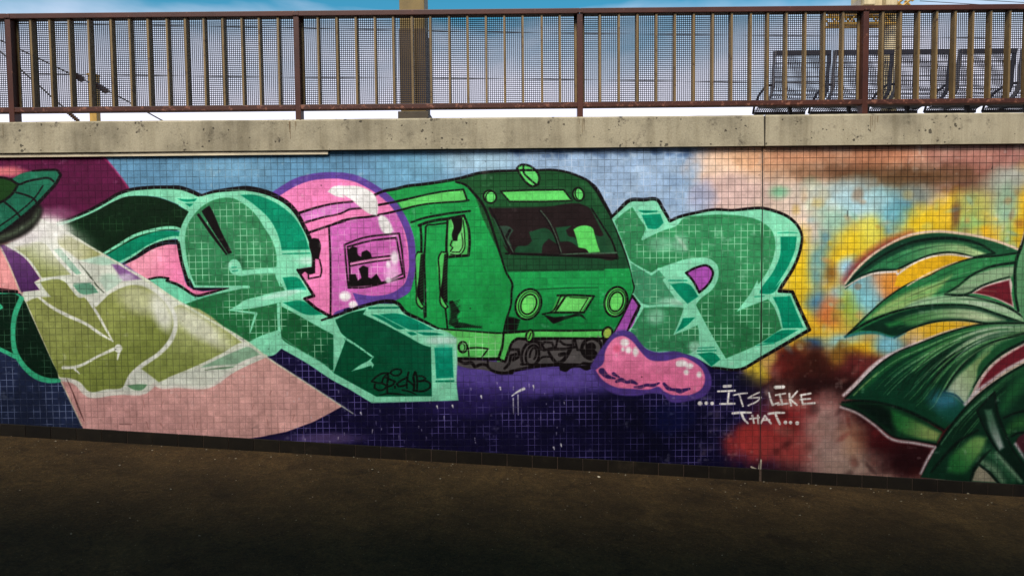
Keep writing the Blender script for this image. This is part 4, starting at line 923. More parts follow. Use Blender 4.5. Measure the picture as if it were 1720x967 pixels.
# lower lobe
fill(pl('G', -40, 300, 60, 285, 200, 285, 350, 330, 500, 400, 632, 480, 590, 558, 450, 540, 320, 515, 200, 425, 80, 345), (18, 62, 38), soft=1.2, g=0.85)
fill(pl('G', 300, 340, 420, 390, 540, 450, 620, 490, 590, 540, 450, 515, 360, 480, 290, 400), (34, 100, 52), soft=5, g=0.85, grad=(1500, 700, 1570, 730, (132, 150, 92)))
fill(pl('G', 40, 300, 180, 298, 270, 330, 310, 430, 320, 500, 200, 415), (6, 26, 18), soft=8)
leafline(pl('G', -20, 290, 100, 280, 220, 292, 400, 345, 520, 400, 640, 465), (3, 4, 4, 5, 5, 3), soft=1.6)
leafline(pl('G', -20, 312, 80, 345, 200, 425, 320, 512, 450, 535, 590, 560), (3, 3.4, 3.4, 3.4, 3, 3), soft=1.2)
line(pl('G', -30, 320, 60, 352, 180, 430, 305, 530, 440, 552, 585, 580, 540, 650, 490, 750), (3, 3.4, 3.6, 4.4, 4.6, 4, 5, 4), (190, 178, 180), soft=2.2, g=0.85)
# gap and crossing leaf
fill(pl('F2', 795, 650, 830, 585, 900, 505, 980, 445, 1074, 390, 1150, 360, 1150, 440, 1074, 475, 950, 545, 880, 605, 810, 665), RED, soft=2, g=0.8)
line(pl('F2', 780, 660, 830, 575, 900, 495, 990, 432, 1074, 385), (4, 4, 3, 3, 3), (196, 170, 168), soft=2)
fill(pl('G', 490, 775, 550, 660, 600, 570, 720, 390, 850, 250, 1000, 135, 1160, 40, 'O', 1980, 560, 1980, 900, 'G', 1160, 830, 830, 810), (14, 54, 36), soft=1.2, g=0.85)
line(pl('F2', 720, 745, 790, 668, 880, 600, 960, 540, 1074, 478), (5, 6, 4, 3.4, 3), (186, 178, 180), soft=2.5)
between(pl('G', 1150, 60, 1000, 160, 850, 280, 720, 420, 620, 590), pl('G', 1150, 130, 1000, 260, 860, 430, 760, 560, 680, 720), 10, 2.4, GS_, 0.6)
for s, w, c, sf in ((('G', 1160, 70, 1050, 130, 960, 220), (8, 8, 4), (40, 92, 56), 5), (('G', 620, 560, 720, 430, 840, 310, 960, 220), (2, 2, 2, 2), (90, 136, 104), 1.6),
                    (('G', 1160, 150, 1080, 240, 1030, 330), (24, 22, 10), (36, 92, 54), 8), (('G', 1160, 420, 1100, 440, 1060, 480), (24, 16, 8), (52, 104, 56), 7)):
    line(pl(*s), w, c, soft=sf, a=0.9)
fill(pl('G', 665, 740, 680, 650, 760, 570, 860, 510, 915, 520, 900, 580, 830, 680, 780, 745), (40, 104, 56), soft=6, g=0.85, grad=(1600, 780, 1650, 740, (112, 150, 88)))
fill(pl('G', 855, 345, 965, 225, 985, 330, 1020, 470, 1100, 640, 1160, 720, 1160, 800, 1060, 700, 940, 540, 880, 420), (10, 40, 28), soft=1.4, g=0.85)
fill(pl('G', 905, 340, 950, 335, 980, 430, 1030, 580, 1000, 600, 940, 480), (70, 106, 84), soft=4, g=0.9, grad=(1660, 690, 1680, 750, (140, 150, 144)))
leafline(pl('G', 968, 222, 855, 345, 900, 450, 960, 560, 1060, 690, 1160, 790), (3, 3, 3, 3, 3.4, 4), soft=1.2)
leafline(pl('G', 970, 225, 985, 340, 1030, 470, 1090, 600, 1160, 700), (3, 4, 4, 4, 4), soft=1.6)
leafline(pl('G', 560, 740, 640, 640, 740, 540, 860, 470), (4, 5, 5, 3), soft=2)
leafline(pl('G', 600, 570, 720, 395, 850, 255, 1000, 140, 1160, 45), (4, 3.4, 3, 3, 3), soft=1.4)
leafline(pl('G', 1030, 390, 1100, 360, 1160, 345), (4, 4, 4), soft=1.4)
leafline(pl('G', 1080, 510, 1120, 490, 1160, 485), (4, 4, 4), soft=1.4)
fill(pl('G', 1100, 560, 1130, 510, 1170, 490, 1250, 500, 1250, 640, 1160, 620), (74, 34, 44), soft=2)
line(pl('G', 1105, 560, 1150, 630, 1190, 690), (5, 4, 3), (170, 164, 166), soft=2.5)
for s, w, c, sf in ((('G', 920, 600, 1000, 680, 1090, 780), (14, 16, 14), (58, 104, 74), 6), (('G', 880, 670, 960, 720, 1020, 800), (10, 12, 10), (120, 146, 118), 5),
                    (('G', 980, 620, 1060, 710, 1140, 800), (5, 6, 5), (130, 156, 130), 3)):
    line(pl(*s), w, c, soft=sf, a=0.85)
fill(pl('G', 820, 800, 835, 740, 870, 700, 920, 735, 985, 810), (140, 134, 116), soft=2, g=0.85)
leafline(pl('G', 815, 790, 840, 720, 900, 640, 940, 600), (5, 5, 4, 2), soft=2)
leafline(pl('G', 870, 695, 930, 740, 1000, 820), (3, 4, 4), soft=1.4)

# ---- lettering
TX = (222, 216, 210)
for s, w in ((('E2', 308, 668, 410, 663), 3.4), (('E2', 374, 668, 366, 740), 3.6), (('E2', 322, 743, 408, 741), 3.6), (('E2', 344, 637, 383, 635), 4.6),
             (('E2', 402, 690, 440, 682, 482, 678), 2.8), (('E2', 436, 686, 446, 720, 458, 756), 3.2),
             (('E2', 556, 674, 520, 690, 490, 708, 530, 706, 566, 704, 545, 725, 490, 752), 3.0),
             (('E2', 614, 676, 624, 715, 636, 748, 672, 736), (3, 3.4, 4, 3)), (('E2', 654, 690, 712, 680), 3.0), (('E2', 680, 686, 694, 745), 3.8), (('E2', 668, 747, 726, 741), 3.4),
             (('E2', 737, 682, 740, 715, 748, 752), 3.4), (('E2', 784, 668, 742, 716, 782, 748), 3.4),
             (('E2', 806, 690, 864, 680), 3.6), (('E2', 805, 716, 862, 711), 3.4), (('E2', 806, 690, 818, 744, 888, 738), (3, 3.4, 4)), (('E2', 655, 643, 700, 640), 6.4),
             (('E2', 396, 799, 450, 794, 506, 795), (4.2, 4.6, 3.4)), (('E2', 450, 800, 462, 830, 488, 860), (4.4, 4.4, 3)),
             (('E2', 514, 812, 524, 858), 3.4), (('E2', 500, 832, 560, 824), 3.2), (('E2', 548, 812, 550, 860), 3.4),
             (('E2', 566, 858, 590, 814, 626, 860), 3.6), (('E2', 575, 840, 618, 838), 2.8), (('E2', 612, 802, 660, 796, 706, 796), (4, 4.4, 3.4)), (('E2', 652, 800, 664, 830, 680, 862), 4.4)):
    line(pl(*s), w, TX, soft=0.9)
for (x, y, r) in ((200, 740, 4.0), (238, 738, 3.2), (273, 740, 3.2), (714, 854, 3.4), (744, 855, 3.0), (784, 858, 3.4)):
    dot(*pt('E2', x, y), r, TX)
# ---- drips, chips and scuffs
for (x, y, h) in ((862, 668, 26), (870, 662, 34)):
    line([(x, y), (x + .5, y + h)], (2, 1), (214, 212, 214), a=0.85)
line([(860, 664), (868, 658), (880, 652)], (2, 3, 5), (220, 218, 220))
for k in range(46):
    x = rng.choice([rng.uniform(590, 760), rng.uniform(790, 960), rng.uniform(480, 620)])
    y = rng.uniform(640, 742)
    line([(x, y), (x + rng.uniform(-.6, .6), y + rng.uniform(1, 7))], (1.5, 0.7), (206, 202, 210), a=rng.uniform(.3, .9))
for (x, y) in ((734, 681), (760, 680), (840, 650), (808, 664), (896, 647), (606, 692), (930, 750), (942, 745)):
    line([(x, y), (x + 1, y + 4)], (3, 1.5), (222, 220, 222))
line([(1278, 772), (1276, 790), (1277, 800)], (3.5, 6, 3), (200, 192, 170), g=1.0)
line([(1262, 783), (1272, 790), (1275, 798)], (3, 5, 2), (190, 182, 162), g=1.0)
for k in range(60):
    x, y = rng.uniform(0, 1720), rng.uniform(262, 760)
    line([(x, y), (x + rng.uniform(-4, 4), y + rng.uniform(-3, 3))], (0.9, 0.5), (216, 220, 218), a=rng.uniform(.15, .45))
for k in range(50):
    x, y = rng.uniform(0, 1720), rng.uniform(256, 720)
    dot(x, y, rng.uniform(.5, 1.3), (40, 34, 34), a=rng.uniform(.3, .8))
# overspray mottling and the patchy hold of paint in the joints
grain = rng.normal(0, 1, (CH, CW)).astype(np.float32)
N4 = vnoise(11, 9, 2)
worn = np.clip((N4 - 0.70) * 6, 0, 1) * np.clip((N1 - 0.48) * 6, 0, 1)      # thin, scuffed paint
paint[...] = paint * (1 - 0.22 * worn[..., None]) + np.array((196, 196, 190), np.float32) * 0.22 * worn[..., None]
lum = paint.mean(-1, keepdims=True)
paint[...] = lum + (paint - lum) * 1.02                                       # strong pigments
t_ = np.clip(paint, 0, 255) / 255
paint[...] = 255 * (0.68 * t_ + 0.32 * t_ * t_ * (3 - 2 * t_))
paint *= (1 + 0.035 * grain)[..., None]
paint *= (1 + (N1 - 0.5) * 0.16 + (N2 - 0.5) * 0.12 + (N3 - 0.5) * 0.14)[..., None]
grout *= (1 + (N2 - 0.5) * 0.35)[..., None]
np.clip(paint, 0, 255, out=paint)
np.clip(grout, 0, 255, out=grout)
def make_image(name, arr):
    im = bpy.data.images.new(name, CW, CH)
    px = np.ones((CH, CW, 4), np.float32)
    px[..., :3] = arr[::-1] / 255.0
    im.pixels.foreach_set(px.ravel())
    im.update()
    im.pack()
    return im
IMG_PAINT, IMG_GROUT = make_image('mural_paint', paint), make_image('mural_joints', grout)

# ------------------------------------------------------------------ materials
def srgb(r, g, b):
    f = lambda c: ((c / 255 + 0.055) / 1.055) ** 2.4 if c > 10 else c / 255 / 12.92
    return (f(r), f(g), f(b), 1)
class Mat:
    def __init__(s, name):
        s.m = bpy.data.materials.new(name)
        s.m.use_nodes = True
        s.n, s.l = s.m.node_tree.nodes, s.m.node_tree.links
        s.b = s.n['Principled BSDF']
    def node(s, t, **kw):
        nd = s.n.new(t)
        for k, v in kw.items():
            if k in nd.inputs.keys():
                nd.inputs[k].default_value = v
            else:
                setattr(nd, k, v)
        return nd
    def link(s, a, b):
        s.l.new(a, b)
    def pos(s):
        return s.node('ShaderNodeNewGeometry').outputs['Position']
    def noise(s, scale, detail=4, rough=0.55, vec=None, dist=0.0):
        nd = s.node('ShaderNodeTexNoise', Scale=scale, Detail=detail, Roughness=rough, Distortion=dist)
        s.link(vec if vec is not None else s.pos(), nd.inputs['Vector'])
        return nd.outputs['Fac']
    def ramp(s, fac, stops):
        nd = s.node('ShaderNodeValToRGB')
        e = nd.color_ramp.elements
        while len(e) < len(stops):
            e.new(0.5)
        for k, (p, c) in enumerate(stops):
            e[k].position = p
            e[k].color = c if len(c) == 4 else (c[0], c[1], c[2], 1)
        s.link(fac, nd.inputs['Fac'])
        return nd.outputs['Color']
    def mix(s, fac, a, b, mode='MIX'):
        nd = s.node('ShaderNodeMix', data_type='RGBA', blend_type=mode)
        for sock, v in (('Factor', fac), ('A', a), ('B', b)):
            if hasattr(v, 'is_linked'):
                s.link(v, nd.inputs[sock])
            elif sock == 'Factor':
                nd.inputs[0].default_value = v
            else:
                nd.inputs[sock].default_value = v
        return nd.outputs['Result']
    def math(s, op, a, b=None):
        nd = s.node('ShaderNodeMath', operation=op)
        for k, v in enumerate((a, b)):
            if v is None:
                continue
            if hasattr(v, 'is_linked'):
                s.link(v, nd.inputs[k])
            else:
                nd.inputs[k].default_value = v
        return nd.outputs[0]
    def bump(s, h, strength=0.3, dist=0.01):
        nd = s.node('ShaderNodeBump', Strength=strength, Distance=dist)
        s.link(h, nd.inputs['Height'])
        s.link(nd.outputs['Normal'], s.b.inputs['Normal'])
    def base(s, c):
        if hasattr(c, 'is_linked'):
            s.link(c, s.b.inputs['Base Color'])
        else:
            s.b.inputs['Base Color'].default_value = c
    def set(s, rough=0.6, metal=0.0, spec=0.5):
        s.b.inputs['Roughness'].default_value = rough
        s.b.inputs['Metallic'].default_value = metal
        s.b.inputs['Specular IOR Level'].default_value = spec
        return s

XJ = float(at(1279, 500)[0])
def mural_material(name, img, rough, relief):
    M = Mat(name)
    sep = M.node('ShaderNodeSeparateXYZ')
    M.link(M.pos(), sep.inputs[0])
    u = M.math('MULTIPLY', M.math('SUBTRACT', sep.outputs['X'], WX0), 1.0 / (WX1 - WX0))
    v = M.math('MULTIPLY', M.math('SUBTRACT', sep.outputs['Z'], WZ0), 1.0 / (WZ1 - WZ0))
    cmb = M.node('ShaderNodeCombineXYZ')
    M.link(u, cmb.inputs[0])
    M.link(v, cmb.inputs[1])
    tex = M.node('ShaderNodeTexImage', image=img, extension='EXTEND', interpolation='Linear')
    M.link(cmb.outputs[0], tex.inputs['Vector'])
    dirt = M.ramp(M.noise(7.0, 6, 0.65), [(0.30, (0.80, 0.79, 0.77)), (0.62, (1, 1, 1))])
    # every tile took the paint a little differently
    cell = M.node('ShaderNodeCombineXYZ')
    M.link(M.math('FLOOR', M.math('MULTIPLY', M.math('SUBTRACT', sep.outputs['X'], XJ), 20.0)), cell.inputs[0])
    M.link(M.math('FLOOR', M.math('MULTIPLY', M.math('SUBTRACT', sep.outputs['Z'], 2.349), 20.0)), cell.inputs[1])
    wnz = M.node('ShaderNodeTexWhiteNoise', noise_dimensions='3D')
    M.link(cell.outputs[0], wnz.inputs['Vector'])
    var = M.ramp(wnz.outputs['Value'], [(0.0, (0.86,) * 3), (0.8, (1.0,) * 3), (1.0, (1.08,) * 3)])
    M.base(M.mix(1.0, M.mix(1.0, tex.outputs['Color'], dirt, 'MULTIPLY'), var, 'MULTIPLY'))
    M.set(rough, 0, 0.10)
    r = M.ramp(M.noise(30.0, 4), [(0.3, (rough - .12,) * 3), (0.7, (rough + .14,) * 3)])
    M.link(r, M.b.inputs['Roughness'])
    M.bump(M.noise(420.0, 2), 0.12, relief)
    return M.m
M_TILE = mural_material('painted_mosaic_tile', IMG_PAINT, 0.55, 0.002)
M_GROUT = mural_material('painted_grout', IMG_GROUT, 0.85, 0.004)

def concrete(name, tone, dark, pits=True):
    M = Mat(name)
    big = M.ramp(M.noise(2.2, 6, 0.6), [(0.3, dark), (0.55, tone), (0.8, [min(1, c * 1.12) for c in tone[:3]])])
    streak_map = M.node('ShaderNodeMapping')
    streak_map.inputs['Scale'].default_value = (14, 14, 1.2)
    M.link(M.pos(), streak_map.inputs['Vector'])
    st = M.ramp(M.noise(1.0, 5, 0.6, streak_map.outputs[0]), [(0.32, (0.66, 0.64, 0.60)), (0.55, (1, 1, 1))])
    c = M.mix(0.75, big, st, 'MULTIPLY')
    fine = M.ramp(M.noise(120.0, 3), [(0.25, (0.82,) * 3), (0.7, (1.06,) * 3)])
    c = M.mix(1.0, c, fine, 'MULTIPLY')
    if pits:
        vo = M.node('ShaderNodeTexVoronoi', Scale=26.0, Randomness=1.0)
        wob = M.node('ShaderNodeTexNoise', Scale=70.0, Detail=3.0)
        M.link(M.pos(), wob.inputs['Vector'])
        vm = M.node('ShaderNodeVectorMath', operation='MULTIPLY_ADD')
        M.link(wob.outputs['Color'], vm.inputs[0])
        vm.inputs[1].default_value = (0.022, 0.022, 0.022)
        M.link(M.pos(), vm.inputs[2])
        M.link(vm.outputs[0], vo.inputs['Vector'])
        msk = M.ramp(M.noise(5.5, 4, 0.7), [(0.46, (0, 0, 0)), (0.62, (1, 1, 1))])
        lim = M.math('MULTIPLY', msk, 0.36)
        sep = M.node('ShaderNodeSeparateColor')
        M.link(vo.outputs['Color'], sep.inputs[0])
        lim = M.math('MULTIPLY', M.math('ADD', lim, 0.04), sep.outputs[0])
        hole = M.math('LESS_THAN', vo.outputs['Distance'], lim)
        c = M.mix(M.math('MULTIPLY', hole, 0.82), c, srgb(48, 42, 34))
        blot = M.ramp(M.noise(16.0, 5, 0.75), [(0.53, (0, 0, 0)), (0.66, (0.75,) * 3)])
        c = M.mix(M.math('MULTIPLY', blot, msk), c, srgb(60, 52, 42))
        M.bump(M.math('SUBTRACT', M.noise(60.0, 5), M.math('MULTIPLY', hole, 2.0)), 0.5, 0.004)
    else:
        M.bump(M.noise(60.0, 5), 0.4, 0.004)
    M.base(c)
    M.set(0.85, 0, 0.3)
    return M.m
M_COPING = concrete('coping_concrete', srgb(163, 152, 127), srgb(124, 115, 95))
M_PLATFORM = concrete('platform_concrete', srgb(140, 134, 124), srgb(110, 104, 96), False)
M_MAST = concrete('mast_concrete', srgb(196, 178, 140), srgb(160, 142, 108), False)

def painted_metal(name, tone, rust, wear=0.56, rough=0.5, metal=0.0):
    M = Mat(name)
    f = M.ramp(M.noise(22.0, 6, 0.7), [(wear, (0, 0, 0)), (wear + 0.1, (1, 1, 1))])
    v = M.ramp(M.noise(4.0, 4), [(0.3, [c * 0.72 for c in tone[:3]]), (0.7, [min(1, c * 1.2) for c in tone[:3]])])
    M.base(M.mix(f, v, rust))
    M.bump(M.noise(90.0, 4), 0.25, 0.002)
    return M.set(rough, metal, 0.35).m
M_RAIL = painted_metal('oxide_red_rail_paint', srgb(70, 33, 21), srgb(130, 84, 62), 0.62)
M_RUST = painted_metal('flaking_rail_paint', srgb(66, 32, 21), srgb(126, 80, 62), 0.53)
M_RUNS = painted_metal('dried_rust_run', srgb(132, 116, 90), srgb(110, 90, 66), 0.5, 0.9)
M_BAR = painted_metal('brown_bar_paint', srgb(116, 93, 58), srgb(70, 48, 30), 0.58)
M_MESH = painted_metal('grey_mesh_wire', srgb(25, 25, 40), srgb(34, 28, 28), 0.66, 0.8)
M_COLUMN = painted_metal('ochre_column_paint', srgb(118, 95, 46), srgb(82, 64, 34), 0.66)
M_SLEEVE = painted_metal('brown_sleeve_paint', srgb(82, 62, 30), srgb(58, 44, 24), 0.6, 0.7)
M_PEDESTAL = painted_metal('grey_brown_pedestal', srgb(70, 60, 46), srgb(50, 44, 34), 0.6, 0.7)
M_BENCH = painted_metal('dark_bench_steel', srgb(52, 46, 46), srgb(74, 60, 50), 0.66, 0.45, 0.3)
M_FLANGE = painted_metal('grey_bench_flange', srgb(120, 112, 110), srgb(84, 72, 62), 0.66, 0.5)
M_YELLOW = painted_metal('yellow_mast_paint', srgb(168, 130, 56), srgb(110, 76, 38), 0.58)
M_WIRE = painted_metal('wire_copper_dark', srgb(46, 42, 40), srgb(60, 50, 40), 0.7)
M_INSUL = painted_metal('brown_insulator_glaze', srgb(84, 58, 40), srgb(60, 42, 32), 0.7, 0.3)
M_TRIM = painted_metal('cream_trim_strip', srgb(206, 190, 160), srgb(150, 128, 100), 0.62, 0.6)
M_SEAL = painted_metal('joint_sealant', srgb(96, 78, 66), srgb(60, 50, 44), 0.55, 0.8)

M_DARKSEAL = painted_metal('dark_joint_sealant', srgb(34, 28, 25), srgb(52, 44, 38), 0.6, 0.8)
def skirting_mat():
    M = Mat('dark_skirting_tile')
    c = M.ramp(M.noise(6.0, 6, 0.65), [(0.3, srgb(20, 16, 11)), (0.6, srgb(30, 25, 17)), (0.85, srgb(58, 49, 36))])
    oi = M.node('ShaderNodeObjectInfo')
    c = M.mix(1.0, c, M.ramp(oi.outputs['Random'], [(0, (0.75,) * 3), (1, (1.25,) * 3)]), 'MULTIPLY')
    M.base(c)
    M.bump(M.noise(80.0, 4), 0.2, 0.003)
    return M.set(0.7, 0, 0.2).m
M_SKIRT = skirting_mat()
def asphalt_mat():
    M = Mat('worn_asphalt')
    big = M.ramp(M.noise(1.3, 7, 0.66), [(0.28, srgb(52, 39, 21)), (0.5, srgb(70, 53, 29)), (0.75, srgb(90, 69, 39))])
    c = M.mix(1.0, big, M.ramp(M.noise(150.0, 3, 0.7), [(0.25, (0.5,) * 3), (0.55, (1, 1, 1)), (0.8, (1.7, 1.66, 1.55))]), 'MULTIPLY')
    c = M.mix(1.0, c, M.ramp(M.noise(48.0, 4, 0.75), [(0.30, (0.55,) * 3), (0.52, (1, 1, 1)), (0.72, (1.6, 1.56, 1.45))]), 'MULTIPLY')
    c = M.mix(0.8, c, M.ramp(M.noise(13.0, 5, 0.7), [(0.32, (0.62,) * 3), (0.55, (1, 1, 1)), (0.75, (1.3, 1.27, 1.2))]), 'MULTIPLY')
    for sc, lim, pick, tone in ((95.0, 0.17, 0.88, srgb(140, 124, 94)), (38.0, 0.10, 0.86, srgb(170, 156, 128))):
        vo = M.node('ShaderNodeTexVoronoi', Scale=sc)
        M.link(M.pos(), vo.inputs['Vector'])
        sel = M.node('ShaderNodeSeparateColor')
        M.link(vo.outputs['Color'], sel.inputs[0])
        sp = M.math('MULTIPLY', M.math('LESS_THAN', vo.outputs['Distance'], lim), M.math('GREATER_THAN', sel.outputs[1], pick))
        c = M.mix(M.math('MULTIPLY', sp, 0.6), c, tone)
    c = M.mix(1.0, c, M.ramp(M.noise(3.2, 5, 0.7, dist=0.6), [(0.52, (1, 1, 1)), (0.70, (0.58, 0.57, 0.55))]), 'MULTIPLY')
    wob = M.node('ShaderNodeTexNoise', Scale=2.5, Detail=6.0, Roughness=0.7)
    M.link(M.pos(), wob.inputs['Vector'])
    vm = M.node('ShaderNodeVectorMath', operation='MULTIPLY_ADD')
    M.link(wob.outputs['Color'], vm.inputs[0])
    vm.inputs[1].default_value = (0.5, 0.5, 0.5)
    M.link(M.pos(), vm.inputs[2])
    cr = M.node('ShaderNodeTexVoronoi', Scale=0.75, feature='DISTANCE_TO_EDGE')
    M.link(vm.outputs[0], cr.inputs['Vector'])
    crack = M.ramp(cr.outputs['Distance'], [(0.0, (0.35,) * 3), (0.006, (1, 1, 1))])
    c = M.mix(0.8, c, crack, 'MULTIPLY')
    M.base(c)
    M.bump(M.math('ADD', M.math('ADD', M.noise(170.0, 4, 0.7), M.math('MULTIPLY', M.noise(48.0, 3, 0.7), 2.0)), M.math('MULTIPLY', M.noise(9.0, 4), 2.0)), 0.9, 0.006)
    return M.set(0.92, 0, 0.2).m
M_ASPHALT = asphalt_mat()

# ------------------------------------------------------------------ mesh helpers
def link(o, parent=None):
    COL.objects.link(o)
    if parent is not None:
        o.parent = parent
    return o
def empty(name, loc, label, cat, group=None):
    o = bpy.data.objects.new(name, None)
    o.location = loc
    o.empty_display_size = 0.1
    link(o)
    o['label'], o['category'] = label, cat
    if group:
        o['group'] = group
    return o
class MB:
    """collects boxes, bars and tubes in world coordinates and links them as one mesh"""
    def __init__(s):
        s.v, s.f = [], []
    def add(s, v, f):
        k = len(s.v)
        s.v += [tuple(map(float, p)) for p in v]
        s.f += [tuple(i + k for i in q_) for q_ in f]
        return s
    def box(s, x0, x1, y0, y1, z0, z1):
        return s.add([(x0, y0, z0), (x1, y0, z0), (x1, y1, z0), (x0, y1, z0), (x0, y0, z1), (x1, y0, z1), (x1, y1, z1), (x0, y1, z1)],
                     [(0, 3, 2, 1), (4, 5, 6, 7), (0, 1, 5, 4), (1, 2, 6, 5), (2, 3, 7, 6), (3, 0, 4, 7)])
    def prism(s, poly, axis, a, b):
        """extrude a 2-D outline along 'x' (outline is y,z) or 'y' (outline is x,z)"""
        n = len(poly)
        P = (lambda p, t: (t, p[0], p[1])) if axis == 'x' else (lambda p, t: (p[0], t, p[1]))
        v = [P(p, a) for p in poly] + [P(p, b) for p in poly]
        f = [tuple(range(n)), tuple(range(2 * n - 1, n - 1, -1))] + [(i, i + n, (i + 1) % n + n, (i + 1) % n) for i in range(n)]
        return s.add(v, f)
    def tube(s, pts, r, n=8, cap=True):
        pts = [Vector(p) for p in pts]
        rr = r if isinstance(r, (list, tuple)) else [r] * len(pts)
        v, f = [], []
        for i, p in enumerate(pts):
            t = (pts[min(i + 1, len(pts) - 1)] - pts[max(i - 1, 0)]).normalized()
            up = Vector((0, 0, 1)) if abs(t.z) < 0.9 else Vector((0, 1, 0))
            a = t.cross(up).normalized()
            b = a.cross(t)
            for k in range(n):
                w = 2 * math.pi * k / n
                v.append(p + (a * math.cos(w) + b * math.sin(w)) * rr[i])
        for i in range(len(pts) - 1):
            for k in range(n):
                f.append((i * n + k, i * n + (k + 1) % n, (i + 1) * n + (k + 1) % n, (i + 1) * n + k))
        if cap:
            f.append(tuple(range(n)))
            f.append(tuple(range(len(pts) * n - 1, (len(pts) - 1) * n - 1, -1)))
        return s.add(v, f)
    def build(s, name, mat, parent=None, bevel=0.0, smooth=False):
        off = np.array(parent.matrix_basis.translation) if parent is not None and parent.parent is None else np.zeros(3)
        if parent is not None and parent.parent is not None:
            off = np.array(parent.matrix_basis.translation + parent.parent.matrix_basis.translation)
        me = bpy.data.meshes.new(name)
        me.from_pydata([tuple(np.array(p) - off) for p in s.v], [], s.f)
        bm = bmesh.new()
        bm.from_mesh(me)
        bmesh.ops.recalc_face_normals(bm, faces=bm.faces)
        if bevel:
            bmesh.ops.bevel(bm, geom=list(bm.edges), offset=bevel, segments=2, profile=0.6, affect='EDGES', clamp_overlap=True)
        bm.to_mesh(me)
        bm.free()
        if smooth:
            for p in me.polygons:
                p.use_smooth = True
        me.materials.append(mat)
        return link(bpy.data.objects.new(name, me), parent)
random.seed(11)

# ------------------------------------------------------------------ the setting: ramp, platform
G0, GS = -0.066, -0.0703                         # ramp surface at the wall: z = G0 + GS * x (falls to the right)
gz = lambda x: G0 + GS * x
me = bpy.data.meshes.new('ramp_pavement')
NX, NY = 60, 40
vs = []
for j in range(NY + 1):
    for i in range(NX + 1):
        x, y = -30 + 60 * i / NX, 0.2 - 40.2 * (j / NY) ** 2
        vs.append((x, y, gz(x) + 0.004 * math.sin(3.1 * x + 1.7 * y) * math.sin(2.3 * y)))
me.from_pydata(vs, [], [(j * (NX + 1) + i, (j + 1) * (NX + 1) + i, (j + 1) * (NX + 1) + i + 1, j * (NX + 1) + i + 1) for j in range(NY) for i in range(NX)])
me.materials.append(M_ASPHALT)
for p in me.polygons:
    p.use_smooth = True
ramp = link(bpy.data.objects.new('ramp_pavement', me))
ramp['kind'] = 'structure'
PLAT = 2.53
pf = MB().box(-40, 40, 0.42, 60, 1.6, PLAT).build('platform_floor', M_PLATFORM)
pf['kind'] = 'structure'
# unseen slab added above and behind the viewer to shade the wall foot and paving
dk = MB().box(-14, 14, -14, -3.5, 3.85, 4.3).build('unseen_shade_slab', M_PLATFORM)
dk['kind'] = 'structure'
ab = MB().box(-14, 14, -14.4, -14.0, -1.5, 4.3).build('unseen_slab_wall', M_PLATFORM)  # out-of-view wall added to carry the shade slab
ab['kind'] = 'structure'

# ------------------------------------------------------------------ tiled wall
TOPZ, COPZ = 2.385, 2.622
XJ = float(at(1279, 500)[0])
wall = empty('tiled_wall', (0, 0, G0), 'mural covered mosaic tile wall under a concrete coping beside the dark ramp', 'wall')
zg = lambda x: gz(x) + 0.094                       # top of the skirting
MB().add([(WX0, 0.0010, gz(WX0) - 0.3), (WX1, 0.0010, gz(WX1) - 0.3), (WX1, 0.0010, TOPZ), (WX0, 0.0010, TOPZ),
          (WX0, 0.40, gz(WX0) - 0.3), (WX1, 0.40, gz(WX1) - 0.3), (WX1, 0.40, TOPZ), (WX0, 0.40, TOPZ)],
         [(0, 1, 2, 3), (5, 4, 7, 6), (4, 0, 3, 7), (1, 5, 6, 2), (3, 2, 6, 7), (4, 5, 1, 0)]).build('grout_bed', M_GROUT, wall)
PIT, GAP, CHM = 0.05, 0.0042, 0.0006
cols = []
x = XJ - 0.011
while x - PIT > WX0:
    cols.append((x - PIT + GAP / 2, x - GAP / 2))
    x -= PIT
x = XJ + 0.011
while x + PIT < WX1:
    cols.append((x + GAP / 2, x + PIT - GAP / 2))
    x += PIT
rows = [(TOPZ - 0.034, TOPZ - 0.002)]
z = TOPZ - 0.036
while z > gz(WX1) - 0.1:
    rows.append((z - PIT + GAP / 2, z - GAP / 2))
    z -= PIT
def tile_geo(x0, x1, z0, z1, y=0.0, tl=(0, 0)):
    c = CHM
    mx, mz = (x0 + x1) / 2, (z0 + z1) / 2
    yy = lambda px_, pz_: y + (px_ - mx) * tl[0] + (pz_ - mz) * tl[1]
    v = [(x0 + c, yy(x0 + c, z0 + c), z0 + c), (x1 - c, yy(x1 - c, z0 + c), z0 + c), (x1 - c, yy(x1 - c, z1 - c), z1 - c), (x0 + c, yy(x0 + c, z1 - c), z1 - c),
         (x0, y + c, z0), (x1, y + c, z0), (x1, y + c, z1), (x0, y + c, z1),
         (x0, y + 0.004, z0), (x1, y + 0.004, z0), (x1, y + 0.004, z1), (x0, y + 0.004, z1)]
    f = [(0, 1, 2, 3), (4, 5, 1, 0), (5, 6, 2, 1), (6, 7, 3, 2), (7, 4, 0, 3), (8, 9, 5, 4), (9, 10, 6, 5), (10, 11, 7, 6), (11, 8, 4, 7)]
    return v, f
full = [(c, r) for c in cols for r in rows[1:] if r[1] > zg((c[0] + c[1]) / 2) - 0.01]
full.sort(key=lambda t: ((t[0][0] + t[0][1]) / 2 - 0.0) ** 2 + ((t[1][0] + t[1][1]) / 2 - 1.6) ** 2)
one, rest = full[:300], full[300:] + [(c, rows[0]) for c in cols]
h = (PIT - GAP) / 2
v_, f_ = tile_geo(-h, h, -h, h)
tile_me = bpy.data.meshes.new('tile')
tile_me.from_pydata(v_, [], f_)
tile_me.materials.append(M_TILE)
